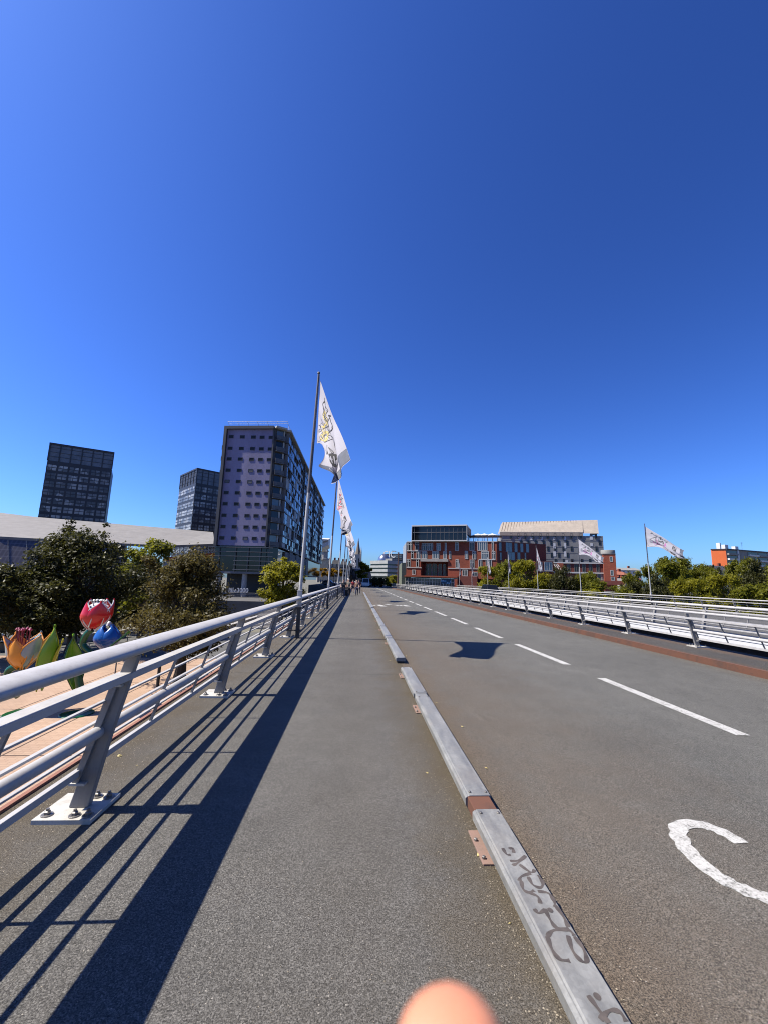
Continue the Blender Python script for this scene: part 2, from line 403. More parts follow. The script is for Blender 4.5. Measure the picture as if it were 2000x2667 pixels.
for i, (a, b, lab) in enumerate(segs):
    T = thing('kerb_beam', lab, 'kerb', (KX0, a, 0), group='steel kerb beams along the pavement')
    w = KX1 - KX0; Ln = b - a
    prof = [(0, .052), (.006, .046), (w, .046), (w, .112), (w - .006, .118), (.03, .118), (.022, .112), (.016, .112), (.008, .107), (0, .1)]
    mb = MB(); mb.prism([(x, 0, z) for x, z in prof], (0, Ln, 0))
    obj('beam', mb, m_galv, T)
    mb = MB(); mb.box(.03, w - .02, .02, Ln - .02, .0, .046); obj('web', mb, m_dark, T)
    if i < 8:
        for yy in (.05, Ln - .05):
            for xx in (.045, w - .025):
                mb = MB(); mb.lathe([(.011, .118), (.011, .124), (.007, .127)], (xx, yy, 0), 8); obj('bolt', mb, m_bolt, T, smooth=True)
        if i != 2:
            mb = MB(); mb.box(.016, w - .012, Ln - .02, Ln + (.21 if i == 0 else .17), .03, .111); obj('splice', mb, m_rust if i in (0,) else m_galv, T, bevel=.004)
        mb = MB(); yb = -.35 if i == 0 else .06
        mb.box(-.045, w + .02, Ln - .40, Ln - .05, -.002, .012); obj('foot_plate', mb, m_foot, T, bevel=.003)
        for q in (.12, .3):
            mb = MB(); mb.lathe([(.012, .012), (.012, .024), (.008, .028)], (-.025, Ln - q - .05, 0), 6); obj('anchor_nut', mb, m_bolt, T)
    if i == 0:
        g = MB()
        strokes = [[(128, 240), (150, 275), (175, 280)], [(165, 245), (185, 240), (192, 268)], [(170, 315), (215, 312), (262, 285)], [(185, 340), (215, 325), (255, 290)],
                   [(225, 335), (290, 380), (325, 365)], [(290, 385), (235, 405), (225, 430)], [(275, 405), (300, 450), (345, 468), (362, 440), (330, 395)],
                   [(235, 430), (245, 475), (275, 495), (310, 485)], [(275, 495), (330, 520), (345, 560)], [(330, 490), (390, 500), (425, 545), (430, 580)],
                   [(310, 590), (335, 615), (375, 595)], [(370, 590), (400, 650), (440, 700), (510, 705)], [(430, 570), (480, 640), (505, 695)],
                   [(385, 750), (420, 715), (505, 712), (540, 745)], [(385, 750), (410, 820), (455, 880), (515, 890)], [(505, 745), (530, 830), (580, 890), (612, 890), (600, 820), (540, 750)],
                   [(620, 1090), (680, 1170), (740, 1250)], [(690, 1230), (740, 1180), (800, 1185), (840, 1240)]]
        for si_, s_ in enumerate(strokes):
            q = []
            for x, y in s_:
                gp = ground(1250 + x / 2.212, 2100 + y / 2.212, .1183); q.append((min(max(gp.x - KX0, .028), w - .012), gp.y - a, .1183))
            q = smooth_pts(q, 5)
            for p_ in q: p_.z += .00006 * si_
            g.ribbon(q, [.017 + .006 * math.sin(.9 * k) for k in range(len(q))])
        for hx, hy in ((402, 597), (672, 1093)):
            gp = ground(1250 + hx / 2.212, 2100 + hy / 2.212, .12); dx, dy = gp.x - KX0, gp.y
            g.add([(dx + .014 * math.cos(t * .628), dy - a + .016 * math.sin(t * .628), .1196) for t in range(10)], [tuple(range(10))])
        obj('graffiti', g, m_graf, T)
# ------------------------------------------------------------------ FLAGPOLES AND FLAGS
m_pole = paint('pole_paint', (.6, .6, .58), .4, .35, 3, (.2, .19, .18), True)
m_poleu = mat('dark_grey_pole', (.13, .125, .135), .5, var=.25, scale=6)  # upper shaft, a darker grey than the lower one
m_poled = mat('dark_pole_sleeve', (.045, .042, .04), .5, var=.3)
def cloth_mat():
    t = NT('white_flag_cloth')
    t.base(t.mix(t.ramp(t.noise(1.2, 4), [(.4, 0.0), (.8, .25)]), (.66, .64, .69), (.52, .5, .57)))
    t.rough(.85)
    tr = t.n('ShaderNodeBsdfTranslucent'); tr.inputs['Color'].default_value = (.62, .58, .68, 1)
    mx = t.n('ShaderNodeMixShader'); mx.inputs[0].default_value = .3
    out = t.t.nodes['Material Output']
    t.l(t.p.outputs[0], mx.inputs[1]); t.l(tr.outputs[0], mx.inputs[2]); t.l(mx.outputs[0], out.inputs['Surface'])
    return t.m
m_flag = cloth_mat()
m_ink = mat('flag_ink', (.02, .02, .025), .8, var=.3)
m_border = mat('flag_border', (.10, .115, .16), .8, var=.3, scale=6)
m_yellow = mat('flag_yellow_ink', (.62, .5, .16), .8, var=.35, scale=9)
m_red = mat('flag_red_ink', (.55, .06, .09), .8, var=.5, scale=9)
m_pink = mat('flag_pink_ink', (.5, .2, .42), .8, var=.5, scale=7)
TXT = {c: text_mesh(c, 1.0) for c in 'TAK'}
def flag_fn(seed, side=.8, drop=1.0, spread=.8, fly=1.0, zt=-3.62):
    """u runs from the hoist to the fly end, v from the lower to the upper edge; the wind carries the cloth towards -Y and a little +X."""
    r = random.Random(seed); ph = [r.uniform(0, 6.28) for _ in range(6)]
    A0, A1 = Vector((.06, 0, -.22)), Vector((.06, 0, -2.3))      # hoist top, bottom (pole top = 0)
    B1 = Vector((.06 + spread + side, -2.7 * fly, zt - .2 * (1 - fly))); B0 = Vector((.06 + side, -2.55 * fly, -3.75 * drop))  # fly: upper corner, lower corner
    def fn(u, v):
        v0 = v; v = v + (1 - v) * .38 * math.sin(math.pi * u) ** 1.4
        hb = A1.lerp(A0, v); fy = B0.lerp(B1, v); v = v0
        p = hb.lerp(fy, u)
        p.z -= .3 * math.sin(math.pi * u) * (1 - .75 * v) + .42 * u * math.sin(math.pi * v)
        w = u ** .8 * (.12 + .88 * math.sin(math.pi * min(1, .06 + .88 * v)))
        fold = .13 * math.sin(7 * v + 4.2 * u + ph[0]) + .09 * math.sin(13 * v - 5 * u + ph[1]) + .04 * math.sin(23 * v + 9 * u + ph[2])
        p.x += w * fold * 1.1; p.y += w * (.10 * math.sin(9 * v + 5 * u + ph[3])); p.z += w * .08 * math.sin(8 * v + 3 * u + ph[4]) - .10 * u * math.sin(6 * u + ph[5])
        return p
    return fn
def on_flag(fn, polys, off):
    """lay flat polygons given in (u, v) on both faces of the cloth"""
    mb = MB(); n = .004
    for sgn in (1, -1):
        for vs, fs in polys:
            q = []
            for (u, v) in vs:
                u = min(max(u, .01), .995); v = min(max(v, .005), .995)
                p = fn(u, v); du = fn(u + n, v) - p; dv = fn(u, v + n) - p
                q.append(p + du.cross(dv).normalized() * off * sgn)
            mb.add(q, [tuple(f) for f in fs])
    return mb
def gridpoly(u0, u1, v0, v1, nu=10, nv=10, keep=None):
    vs = [(u0 + (u1-u0)*i/nu, v0 + (v1-v0)*j/nv) for j in range(nv+1) for i in range(nu+1)]
    fs = [(j*(nu+1)+i, j*(nu+1)+i+1, (j+1)*(nu+1)+i+1, (j+1)*(nu+1)+i) for j in range(nv) for i in range(nu) if keep is None or keep(u0 + (u1-u0)*(i+.5)/nu, v0 + (v1-v0)*(j+.5)/nv)]
    return vs, fs
def stroke(pts, w):
    vs = []; fs = []
    q = smooth_pts([(a, b, 0) for a, b in pts], 4)
    for i, p in enumerate(q):
        d = q[min(i+1, len(q)-1)] - q[max(i-1, 0)]; d = Vector((d.x * 3.6, d.y * 2.4, 0)).normalized(); nn = Vector((-d.y / 3.6, d.x / 2.4, 0)) * w / 2
        vs += [(p.x - nn.x, p.y - nn.y), (p.x + nn.x, p.y + nn.y)]
    for i in range(len(q) - 1): fs.append((2*i, 2*i+2, 2*i+3, 2*i+1))
    return vs, fs
def circle(u, v, r, r0=0, n=20):
    su, sv = r / 3.6, r / 2.4; k = r0 / r if r0 else 0
    if r0: vs = [(u + su*math.cos(6.2832*i/n)*f, v + sv*math.sin(6.2832*i/n)*f) for f in (1, k) for i in range(n)]; return vs, [(i, (i+1) % n, n+(i+1) % n, n+i) for i in range(n)]
    vs = [(u, v)] + [(u + su*math.cos(6.2832*i/n), v + sv*math.sin(6.2832*i/n)) for i in range(n)]
    return vs, [(0, 1+i, 1+(i+1) % n) for i in range(n)]
def letter(ch, u, v, size, rot):
    me = TXT[ch]; c, s_ = math.cos(rot), math.sin(rot); vs = []
    for q in me.vertices:
        x, y = (q.co.x - .3) * size, (q.co.y - .35) * size
        x, y = x*c - y*s_, x*s_ + y*c
        vs.append((u + x / 3.6, v + y / 2.4))
    return vs, [tuple(p.vertices) for p in me.polygons]
def make_flag_parts(seed, art_mat, variant):
    fn = flag_fn(seed, *variant); r = random.Random(seed + 5)
    nu, nv = 44, 36
    cl = MB(); vs, fs = gridpoly(0, 1, 0, 1, nu, nv); cl.add([fn(u, v) for u, v in vs], fs)
    parts = [('cloth', cl.mesh('cloth', m_flag), True)]
    bl = [gridpoly(.90, 1.0, 0, 1, 8, 26)]
    parts.append(('border', on_flag(fn, bl, .006).mesh('border', m_border), True))
    ring = [circle(.945, v, .11, .085) for v in (.2, .45, .72)] + [stroke([(.9, 0), (.9, .5), (.9, 1)], .012)]
    parts.append(('border_ornament', on_flag(fn, ring, .009).mesh('border_ornament', m_flag), False))
    ink = [circle(.76, .44, .27), gridpoly(.69, .79, .68, .86, 6, 6)]
    parts.append(('emblem', on_flag(fn, ink, .007).mesh('emblem', m_ink), False))
    wh = [stroke([(.715, .40 + .045*i), (.80, .40 + .045*i)], .035) for i in range(4)] + [stroke([(.71, .35), (.735, .36)], .05), circle(.74, .77, .12, .07), circle(.715, .71, .05), circle(.77, .83, .04)]
    parts.append(('emblem_lines', on_flag(fn, wh, .011).mesh('emblem_lines', m_flag), False))
    lt = [letter('T', .60, .22, .62, -1.2), letter('A', .53, .86, .5, -1.0), letter('K', .40, .85, .5, -.9), letter('A', .28, .84, .5, -.8), letter('T', .17, .84, .45, -.7)]
    for l_ in lt: parts.append(('letter', on_flag(fn, [l_], .007).mesh('letter', m_ink), False))
    ins = [letter('T', .603, .225, .40, -1.2), letter('A', .533, .862, .3, -1.0), letter('A', .283, .842, .3, -.8)]
    for l_ in ins: parts.append(('letter_fill', on_flag(fn, [l_], .011).mesh('letter_fill', m_flag), False))
    art = []; lines = []
    for i in range(9):
        cu, cv = r.uniform(.2, .58), r.uniform(.3, .72)
        art.append(stroke([(cu + r.uniform(-.07, .07), cv + r.uniform(-.12, .12)) for _ in range(4)], r.uniform(.05, .13)))
    for i in range(16):
        cu, cv = r.uniform(.18, .6), r.uniform(.25, .75)
        lines.append(stroke([(cu + r.uniform(-.09, .09), cv + r.uniform(-.13, .13)) for _ in range(5)], .022))
    lines.append(stroke([(.02, .2), (.1, .05), (.25, .05), (.3, .2)], .02))
    parts.append(('artwork', on_flag(fn, art, .006).mesh('artwork', art_mat), False))
    parts.append(('artwork_lines', on_flag(fn, lines, .009).mesh('artwork_lines', m_ink), False))
    return parts
FLAGS = [make_flag_parts(3, m_yellow, (.42, 1.0, .74)), make_flag_parts(11, m_red, (.35, 1.0, .7)), make_flag_parts(23, m_pink, (1.15, .86, .75, .95, -2.75)), make_flag_parts(31, m_pink, (.1, 1.12, .22, .16)), make_flag_parts(37, m_red, (.2, 1.1, .3, .3))]
HP = 8.22
def flagpole(label, flabel, x, y, z0, fl, group, lean=(.2, 0), bracket=True, fade=0):
    if x > 20: x += .45
    T = thing('flagpole', label, 'flagpole', (x, y, z0), group=group)
    def lx(z): return lean[0] * max(0, z - 1.0) / (HP - 1)
    mb = MB(); n = 14
    mb.tube([(lx(z), 0, z) for z in (1.36, 3, 4.3)], [.052, .049, .046], n); obj('lower_shaft', mb, m_pole, T, smooth=True)
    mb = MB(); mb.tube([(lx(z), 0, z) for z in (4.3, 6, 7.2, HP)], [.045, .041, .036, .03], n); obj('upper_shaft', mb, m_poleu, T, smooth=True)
    mb = MB(); mb.box(-.055, .055, -.055, .055, .0, .84); obj('foot_tube', mb, m_poled, T, bevel=.01)
    mb = MB(); mb.box(-.065, .065, -.065, .065, .84, 1.34); mb.box(-.075, .075, -.075, .075, 1.34, 1.37); obj('sleeve', mb, m_rail, T, bevel=.008)
    if bracket:
        for z in (.86, .22):
            mb = MB(); s = -1 if lean[0] >= 0 else 1
            mb.box(*sorted((s * .06, s * .36)), -.04, .04, z - .012, z + .012); mb.box(-.08, .08, -.08, .08, z - .02, z + .02); obj('bracket', mb, m_poled, T)
    mb = MB(); mb.lathe([(.03, 0), (.042, .01), (.042, .05), (.02, .075)], (lx(HP), 0, HP), 10); obj('finial', mb, m_poled, T, smooth=True)
    mb = MB(); mb.tube([(lx(1.6) + .06, -.03, 1.6), (lx(HP) + .045, -.03, HP - .05)], .006, 5); obj('halyard', mb, m_poled, T)
    F = thing('flag', flabel, 'flag', (x + lx(HP), y, z0 + HP), group='white festival flags')
    for nm, me, sm in FLAGS[fl]:
        if sm:
            for p in me.polygons: p.use_smooth = True
        link(nm, me, F)
    return T
ordn = ['second', 'third', 'fourth', 'fifth', 'sixth', 'seventh']
flagpole('tall flagpole on the left railing, nearest the viewer, with a dark square foot', 'white flag with a yellow drawing and dark hem, highest on the left', -1.66, 12.57, 0, 0, 'flagpoles along the left railing')
for k in range(6):
    flagpole(f'flagpole on the left railing, {ordn[k]} from the viewer', f'white flag with red and black drawing on the {ordn[k]} pole of the left railing' if k % 2 == 0 else f'white flag with yellow drawing on the {ordn[k]} pole of the left railing',
             -1.66, 12.57 + 12.45 * (k + 1), 0, (1, 0)[k % 2], 'flagpoles along the left railing', (.22, 0))
for k in range(7):
    nm = ['rightmost', 'second from the right', 'third from the right', 'fourth from the right', 'fifth from the right', 'sixth from the right', 'seventh from the right'][k]
    y = 40.3 + 13.1 * k
    flagpole(f'slim flagpole on the far right railing, {nm}', ('wide open' if k < 2 else 'limp hanging') + f' white flag on the far right railing, {nm}', 28.75, y, -.12, (2, 2, 4, 3, 4, 3, 3)[k], 'flagpoles along the far right railing', (-.12, 0), False)
# ------------------------------------------------------------------ BUILDINGS
class Face:
    """a facade through two ground points; u along it (left to right as seen), o outwards"""
    def __init__(s, A, B):
        s.A = Vector((A[0], A[1], 0)); d = Vector((B[0], B[1], 0)) - s.A; s.L = d.length; s.d = d.normalized(); s.n = Vector((s.d.y, -s.d.x, 0))
    def p(s, u, z, o=0): return s.A + s.d * u + s.n * o + Vector((0, 0, z))
    def uz(s, px, py):
        d = ray(px, py); t = (s.A - CAM).dot(s.n) / d.dot(s.n); q = CAM + d * t
        return (q - s.A).dot(s.d), q.z
    def box(s, mb, u0, u1, z0, z1, o0, o1, mi=0):
        return mb.hexa([s.p(u0,z0,o0), s.p(u0,z0,o1), s.p(u1,z0,o1), s.p(u1,z0,o0)][::-1], [s.p(u0,z1,o0), s.p(u0,z1,o1), s.p(u1,z1,o1), s.p(u1,z1,o0)][::-1], mi)
    def pxbox(s, mb, x0, y0, x1, y1, o0, o1, mi=0):
        a = s.uz(x0, y0); b = s.uz(x1, y1); return s.box(mb, min(a[0], b[0]), max(a[0], b[0]), min(a[1], b[1]), max(a[1], b[1]), o0, o1, mi)
def window(F, u0, u1, z0, z1, parent, mf, mg, fr=.12, out=.05, mull=(), trans=(), name='window', po=.02):
    mb = MB()
    F.box(mb, u0, u1, z0, z0 + fr, -.02, out); F.box(mb, u0, u1, z1 - fr, z1, -.02, out)
    F.box(mb, u0, u0 + fr, z0 + fr, z1 - fr, -.02, out); F.box(mb, u1 - fr, u1, z0 + fr, z1 - fr, -.02, out)
    for t in mull: c = u0 + (u1 - u0) * t; F.box(mb, c - fr/2, c + fr/2, z0 + fr, z1 - fr, -.02, out - .01)
    for t in trans: c = z0 + (z1 - z0) * t; F.box(mb, u0 + fr, u1 - fr, c - fr/2, c + fr/2, -.02, out - .015)
    w = obj(name, mb, mf, parent)
    mb = MB(); F.box(mb, u0 + .02, u1 - .02, z0 + .02, z1 - .02, -.02, po); obj('pane', mb, mg, w)
    return w
# ---- purple apartment slab on the left
def stained(name, col, sc=.25):
    t = NT(name); mp = t.n('ShaderNodeMapping'); mp.inputs['Scale'].default_value = (1, 1, .35); t.l(t.co, mp.inputs['Vector'])
    a = t.noise(sc, 6, .7, mp.outputs[0]); b = t.noise(sc * 8, 3, .6)
    c = t.ramp(a, [(.3, tuple(c * .8 for c in col)), (.7, tuple(c * 1.15 for c in col))])
    c = t.mix(.3, c, t.ramp(b, [(.3, .8), (.7, 1.15)]), 'MULTIPLY')
    x = t.xyz(); j = t.math('ABSOLUTE', t.math('SUBTRACT', t.math('MODULO', t.math('ADD', x[2], 900), 2.8), 1.4))
    c = t.mix(t.math('MULTIPLY', t.math('LESS_THAN', j, .05), .4), c, tuple(q * .7 for q in col))
    t.base(c); t.rough(.8); return t.m
m_lilac = stained('lilac_cladding', (.26, .24, .40))
m_slot = mat('slot_glass', (.02, .02, .022), .35, var=.4, scale=.4, spec=.2); m_slot2 = mat('slot_blind', (.12, .12, .125), .6, var=.3, scale=.4)
m_grey_dk = mat('charcoal_cladding', (.06, .06, .068), .6, var=.25, scale=.4)
m_grey_md = mat('grey_cladding', (.16, .16, .17), .65, var=.2, scale=.4)
m_slate = mat('slate_panel', (.10, .105, .12), .5, var=.25, scale=.6)
A = at(560, 1420, 104); B = at(694, 1422, 102.2)
F = Face(A, B)
PB = thing('apartment_block', 'tall lilac and charcoal apartment slab on the left, with rows of small windows', 'apartment block', (A.x, A.y, -3), 0)
PB.location = (0, 0, 0)
Cn = at(745, 1116, 103.9); Cx, Cy = Cn.x, Cn.y
FX, FY = -19.0, 214.0
zt = 39.3; z_slab = F.uz(628, 1421)[1]; z_base = F.uz(628, 1494)[1]
mb = MB()
foot = [(A.x, A.y), (B.x, B.y), (Cx, Cy), (FX, FY), (FX - 14, FY + 1), (A.x - .5, A.y + 100)]
mb.prism([(x, y, z_slab) for x, y in foot], (0, 0, zt - z_slab)); obj('body', mb, m_grey_dk, PB)
mb = MB(); F.box(mb, .75, F.L - .25, z_slab, zt - .3, .0, .06); obj('lilac_wall', mb, m_lilac, PB)
mb = MB()
F.box(mb, 0, .72, z_slab - .2, zt + .4, .0, .72); F.box(mb, .72, F.L, zt - .35, zt + .4, .0, .72); F.box(mb, F.L - .24, F.L + .12, z_slab - .2, zt - .35, .0, .3)
obj('wall_frame', mb, m_grey_dk, PB)
rows = [1139, 1169.3, 1197, 1226.5, 1255.5, 1285, 1314, 1344, 1373.5, 1403]
for r_ in range(10):
    py = rows[r_] - 1.5
    for cpx in ((343, 440, 536, 611, 688), (334, 431, 527, 604, 680), (326, 422, 519, 596, 672), (317, 413, 511, 588, 665), (308, 405, 503, 581, 658), (300, 396, 495, 573, 651), (291, 388, 487, 565, 643), (282, 379, 479, 557, 635), (273, 370, 471, 549, 628), (263, 362, 464, 542, 621))[r_]:
        px = 500 + cpx / 3.318
        u, z = F.uz(px, py + (cpx - 343) * .006)
        window(F, u - .62, u + .62, z - .42, z + .42, PB, m_black, m_slot if random.random() < .85 else m_slot2, .11, .13, po=.10)
# balcony bay between front and side
FB = Face(B, (Cx, Cy)); FS = Face((Cx, Cy), (FX, FY))
fl = [z_slab + (zt - z_slab) * i / 10 for i in range(11)]
m_rendw = mat('pale_render', (.45, .47, .47), .7, var=.15, scale=.6)
for i in range(10):
    mb = MB(); FB.box(mb, .5, FB.L, fl[i] - .12, fl[i] + .12, .0, .9); FB.box(mb, .45, FB.L - .1, fl[i] + .2, fl[i] + 1.1, .8, .88)
    b_ = obj('balcony', mb, m_slate, PB)
    mb = MB(); FB.box(mb, .7, FB.L - .6, fl[i] + 1.2, fl[i] + 2.7, .0, .08); obj('pane', mb, m_glass if i % 3 else m_glass2, b_)
    mb = MB(); FB.box(mb, FB.L - .5, FB.L - .1, fl[i] + .13, fl[i] + 2.75, .02, .2); obj('side_wall', mb, m_rendw, b_)
    # side facade storey: long gallery band with pale infill panels
    mb = MB(); FS.box(mb, .4, FS.L - .2, fl[i] - .16, fl[i] + .16, .0, 1.0)
    st = obj('gallery', mb, m_slate, PB)
    mb = MB(); mg = MB(); mp = MB(); u = .6; rr = random.Random(i)
    while u < FS.L - 3:
        w = rr.choice((1.6, 2.2, 3.1, 4.2)); q = rr.random()
        if q < .62: FS.box(mg, u, u + w - .15, fl[i] + .25, fl[i] + 1.2, .85, .9)
        elif q < .85: FS.box(mp, u, u + w - .15, fl[i] + .2, fl[i] + (1.15 if rr.random() < .75 else 2.8), .82, .92)
        FS.box(mb, u, u + .12, fl[i] + .16, fl[i] + 2.75, .1, .95)
        if rr.random() < .55: FS.box(mg, u + .2, u + w - .3, fl[i] + 1.3, fl[i] + 2.7, .2 if rr.random() < .5 else .8, .88)
        if rr.random() < .3: FS.box(mp, u + .3, u + w * .6, fl[i] + .2, fl[i] + 2.5, .1, .2)
        u += w
    [tag(q_, kind='stuff') for q_ in (obj('gallery_posts', mb, m_grey_md, st), obj('balustrade_glass', mg, m_glass2, st), obj('infill_panels', mp, m_rendw, st))]
for u0 in (31, 62, 88):
    mb = MB(); FS.box(mb, u0, u0 + .7, z_slab, zt, .0, 1.25); obj('vertical_fin', mb, m_grey_dk, PB)
mb = MB(); FS.box(mb, 0, FS.L, zt - .1, zt + .35, -.2, 1.5); FB.box(mb, 0, FB.L, zt - .1, zt + .34, -.2, 1.3); obj('cornice', mb, m_rendw, PB)
# roof railing and panels
mb = MB()
for i in range(7):
    u = 1.0 + i * 2.6; q = F.p(u, zt + .4, -.5); mb.tube([q, q + Vector((-.7, -.1, 1.5))], .05, 5)
for h, k in ((1.5, -.7), (.9, -.42)):
    mb.tube([F.p(1.0, zt + .4, -.5) + Vector((k, -.1, h)), F.p(16.8, zt + .4, -.5) + Vector((k, -.1, h))], .045, 5)
for i in range(30):
    q = FS.p(1 + i * 3.5, zt + .4, .6); mb.tube([q, q + Vector((0, 0, 1.3))], .04, 4)
for h in (.6, 1.3): mb.tube([FS.p(1, zt + .4 + h, .6), FS.p(104, zt + .4 + h, .6)], .05, 5)
obj('roof_railing', mb, m_frame, PB)
# glazed base floors
mb = MB(); mb.prism([(x * .999 + .1, y + .25, z_base + .5) for x, y in foot], (0, 0, z_slab - z_base - .55)); obj('glazed_base', mb, m_glass, PB)
mb = MB()
for i in range(6):
    z = z_base + .9 + i * (z_slab - z_base - 1.4) / 5; F.box(mb, (.2 if i > 2 else 5.2) if i < 4 else 0.2, F.L + 1.9, z, z + .13, .0, .35)
for u in (1.3, 5.4, 8.6, 11.6, 13.8): F.box(mb, u, u + .1, z_base + .5, z_slab - .3, .0, .2)
obj('sun_louvres', mb, m_grey_md, PB)
mb = MB(); mb.prism([(x, y + .05, z_base) for x, y in foot], (0, 0, .5)); obj('base_slab', mb, m_grey_md, PB)
mb = MB()
for i in range(8): FS.box(mb, 8 + i * 6.2, 8 + i * 6.2 + 5.9, z_base + .6, z_slab + (1.2 if i % 2 else -.6), .12, .5 + .15 * (i % 2))
obj('screen_panel', mb, m_grey_md, PB)
for u, o in ((.9, -2.0), (7.7, -1.2), (15.5, -2)):
    mb = MB(); q = F.p(u, -3.0, o); mb.tube([q, q + Vector((0, 0, z_base + 3.0))], .62, 16); obj('pillar', mb, m_conc, PB, smooth=True)
mb = MB(); F.box(mb, .3, F.L + 1.5, -3, z_base - .02, -8, -7.6); obj('recessed_wall', mb, m_black, PB)  # coloured black to stand in for the shade under the block
for zz in (zt - 5.2, zt - 8.2, zt - 11.8, zt - 19, zt - 22):
    mb = MB(); q = F.p(0, zz, -2.2); mb.box(q.x - 1.3, q.x + .1, q.y - .6, q.y + 3.2, zz, zz + .2); mb.box(q.x - 1.3, q.x - 1.22, q.y - .6, q.y + 3.2, zz + .2, zz + 1.15); mb.box(q.x - 1.22, q.x, q.y - .6, q.y - .52, zz + .2, zz + 1.15)
    obj('side_balcony', mb, m_slate, PB)
# ---- lettering on the terrace
me = text_mesh('lille3000', 1.45, .08)
q0 = F.uz(604, 1527)
for v in me.vertices: pass
L_ = link('terrace_sign', me); me.materials.append(m_white)
L_.location = F.p(q0[0] - .1, -3.0 + 1.15, 1.2); L_.rotation_euler = (R(90), 0, math.atan2(F.d.y, F.d.x))
tag(L_, 'white lille3000 lettering standing on the terrace under the lilac block', 'sign')
def railing_run(name, label, p0, p1, h, step, m, cat='railing', group=None, bars=2):
    p0, p1 = Vector(p0), Vector(p1); T = thing(name, label, cat, p0, group=group); d = p1 - p0; n = max(1, int(d.length / step))
    mb = MB(); mb.tube([(0, 0, h), (d.x, d.y, h + d.z)], .04, 6); obj('top_rail', mb, m, T)
    for b in range(bars):
        mb = MB(); zz = h * (b + 1) / (bars + 1); mb.tube([(0, 0, zz), (d.x, d.y, zz + d.z)], .02, 5); obj('middle_rail', mb, m, T)
    mb = MB()
    for i in range(n + 1): q = d * (i / n); mb.box(q.x - .03, q.x + .03, q.y - .03, q.y + .03, q.z, q.z + h)
    obj('balusters', mb, m, T)['kind'] = 'stuff'
    return T
pa = F.p(-2, -3, 2.6); pb = F.p(13, -3, 2.6)
railing_run('terrace_railing', 'grey bar railing on the edge of the terrace under the lilac block', pa, pb, 1.1, .22, m_grey_md)
# ---- charcoal office towers behind the station roof
def tower_glass():
    t = NT('tower_glass'); vo = t.n('ShaderNodeTexVoronoi'); vo.inputs['Scale'].default_value = .45; t.l(t.co, vo.inputs['Vector'])
    t.base(t.ramp(t.xyz(vo.outputs['Color'])[0], [(.2, (.13, .14, .155)), (.6, (.28, .29, .31)), (.9, (.55, .56, .56))])); t.rough(.3); t.p.inputs['Specular IOR Level'].default_value = .3; return t.m
m_tglass = tower_glass()
m_tower = mat('tower_cladding', (.035, .035, .045), .5, var=.3, scale=.3)
m_screen = mat('roof_screen', (.16, .18, .22), .4, var=.35, scale=.35)
def office_tower(label, TL, TR, yl, yr, ztop_px, side, rows, depth, zbot, bays):
    a = at(TL[0], TL[1], yl); b = at(TR[0], TR[1], yr); Ff = Face((a.x, a.y), (b.x, b.y)); z1 = a.z
    T = thing('office_tower', label, 'office tower'); mb = MB()
    c0 = Ff.p(0, 0, -depth); c1 = Ff.p(Ff.L, 0, -depth)
    ft = [(a.x, a.y), (b.x, b.y), (c1.x, c1.y), (c0.x, c0.y)]
    zs = z1 - (z1 - 3) * .145
    mb.prism([(x, y, zbot) for x, y in ft], (0, 0, zs - zbot)); obj('body', mb, m_tower, T)
    mb = MB(); t_ = .5
    faces = [Ff, Face(ft[3], ft[0])]
    for G in faces:
        for i in range(bays + 1): G.box(mb, G.L * i / bays - .15, G.L * i / bays + .15, zs, z1, -.3, .12)
        G.box(mb, -.1, G.L + .1, z1 - .6, z1 + .1, -.4, .18); 
        for k in range(1, 4): G.box(mb, 0, G.L, zs + (z1 - zs) * k / 4 - .06, zs + (z1 - zs) * k / 4 + .06, -.1, .02)
    obj('crown_frame', mb, m_tower, T)
    mb = MB(); Ff.box(mb, 0.1, Ff.L - .1, zs, z1 - .3, -.25, -.1); obj('crown_screen', mb, m_screen, T)
    mb = MB(); faces[1].box(mb, 0.1, faces[1].L - .1, zs, z1 - .3, -.25, -.1); obj('crown_side_screen', mb, m_tower, T)
    mb = MB(); mb.prism([(x, y, zs - .5) for x, y in ft], (0, 0, .6)); 
    h = (zs - 1.2 - 4) / rows
    for r_ in range(rows):
        z0 = zs - 1.2 - (r_ + 1) * h
        mw = MB(); mk = MB()
        for G, nb in ((Ff, bays), (faces[1], max(3, int(bays * .6)))):
            bw = G.L / nb
            for i in range(nb):
                for j in range(2):
                    u0 = bw * i + .25 + j * (bw - .4) / 2
                    G.box(mw, u0, u0 + (bw - .4) / 2 - .18, z0 + h * .25, z0 + h * .9, -.02, .08)
                    G.box(mk, u0, u0 + (bw - .4) / 2 - .18, z0 + h * .55, z0 + h * .62, .081, .12)
        w = obj('window_band', mw, m_tglass, T); obj('glazing_bar', mk, m_tower, w)
    return T
office_tower('dark glazed office tower standing alone behind the station roof, on the left', (132, 1153), (298, 1181), 150, 159, 0, 0, 12, 14, 0, 6)
office_tower('dark office tower partly hidden behind the lilac apartment slab', (515, 1219), (604, 1236), 196, 207, 0, 0, 11, 22, 0, 6)
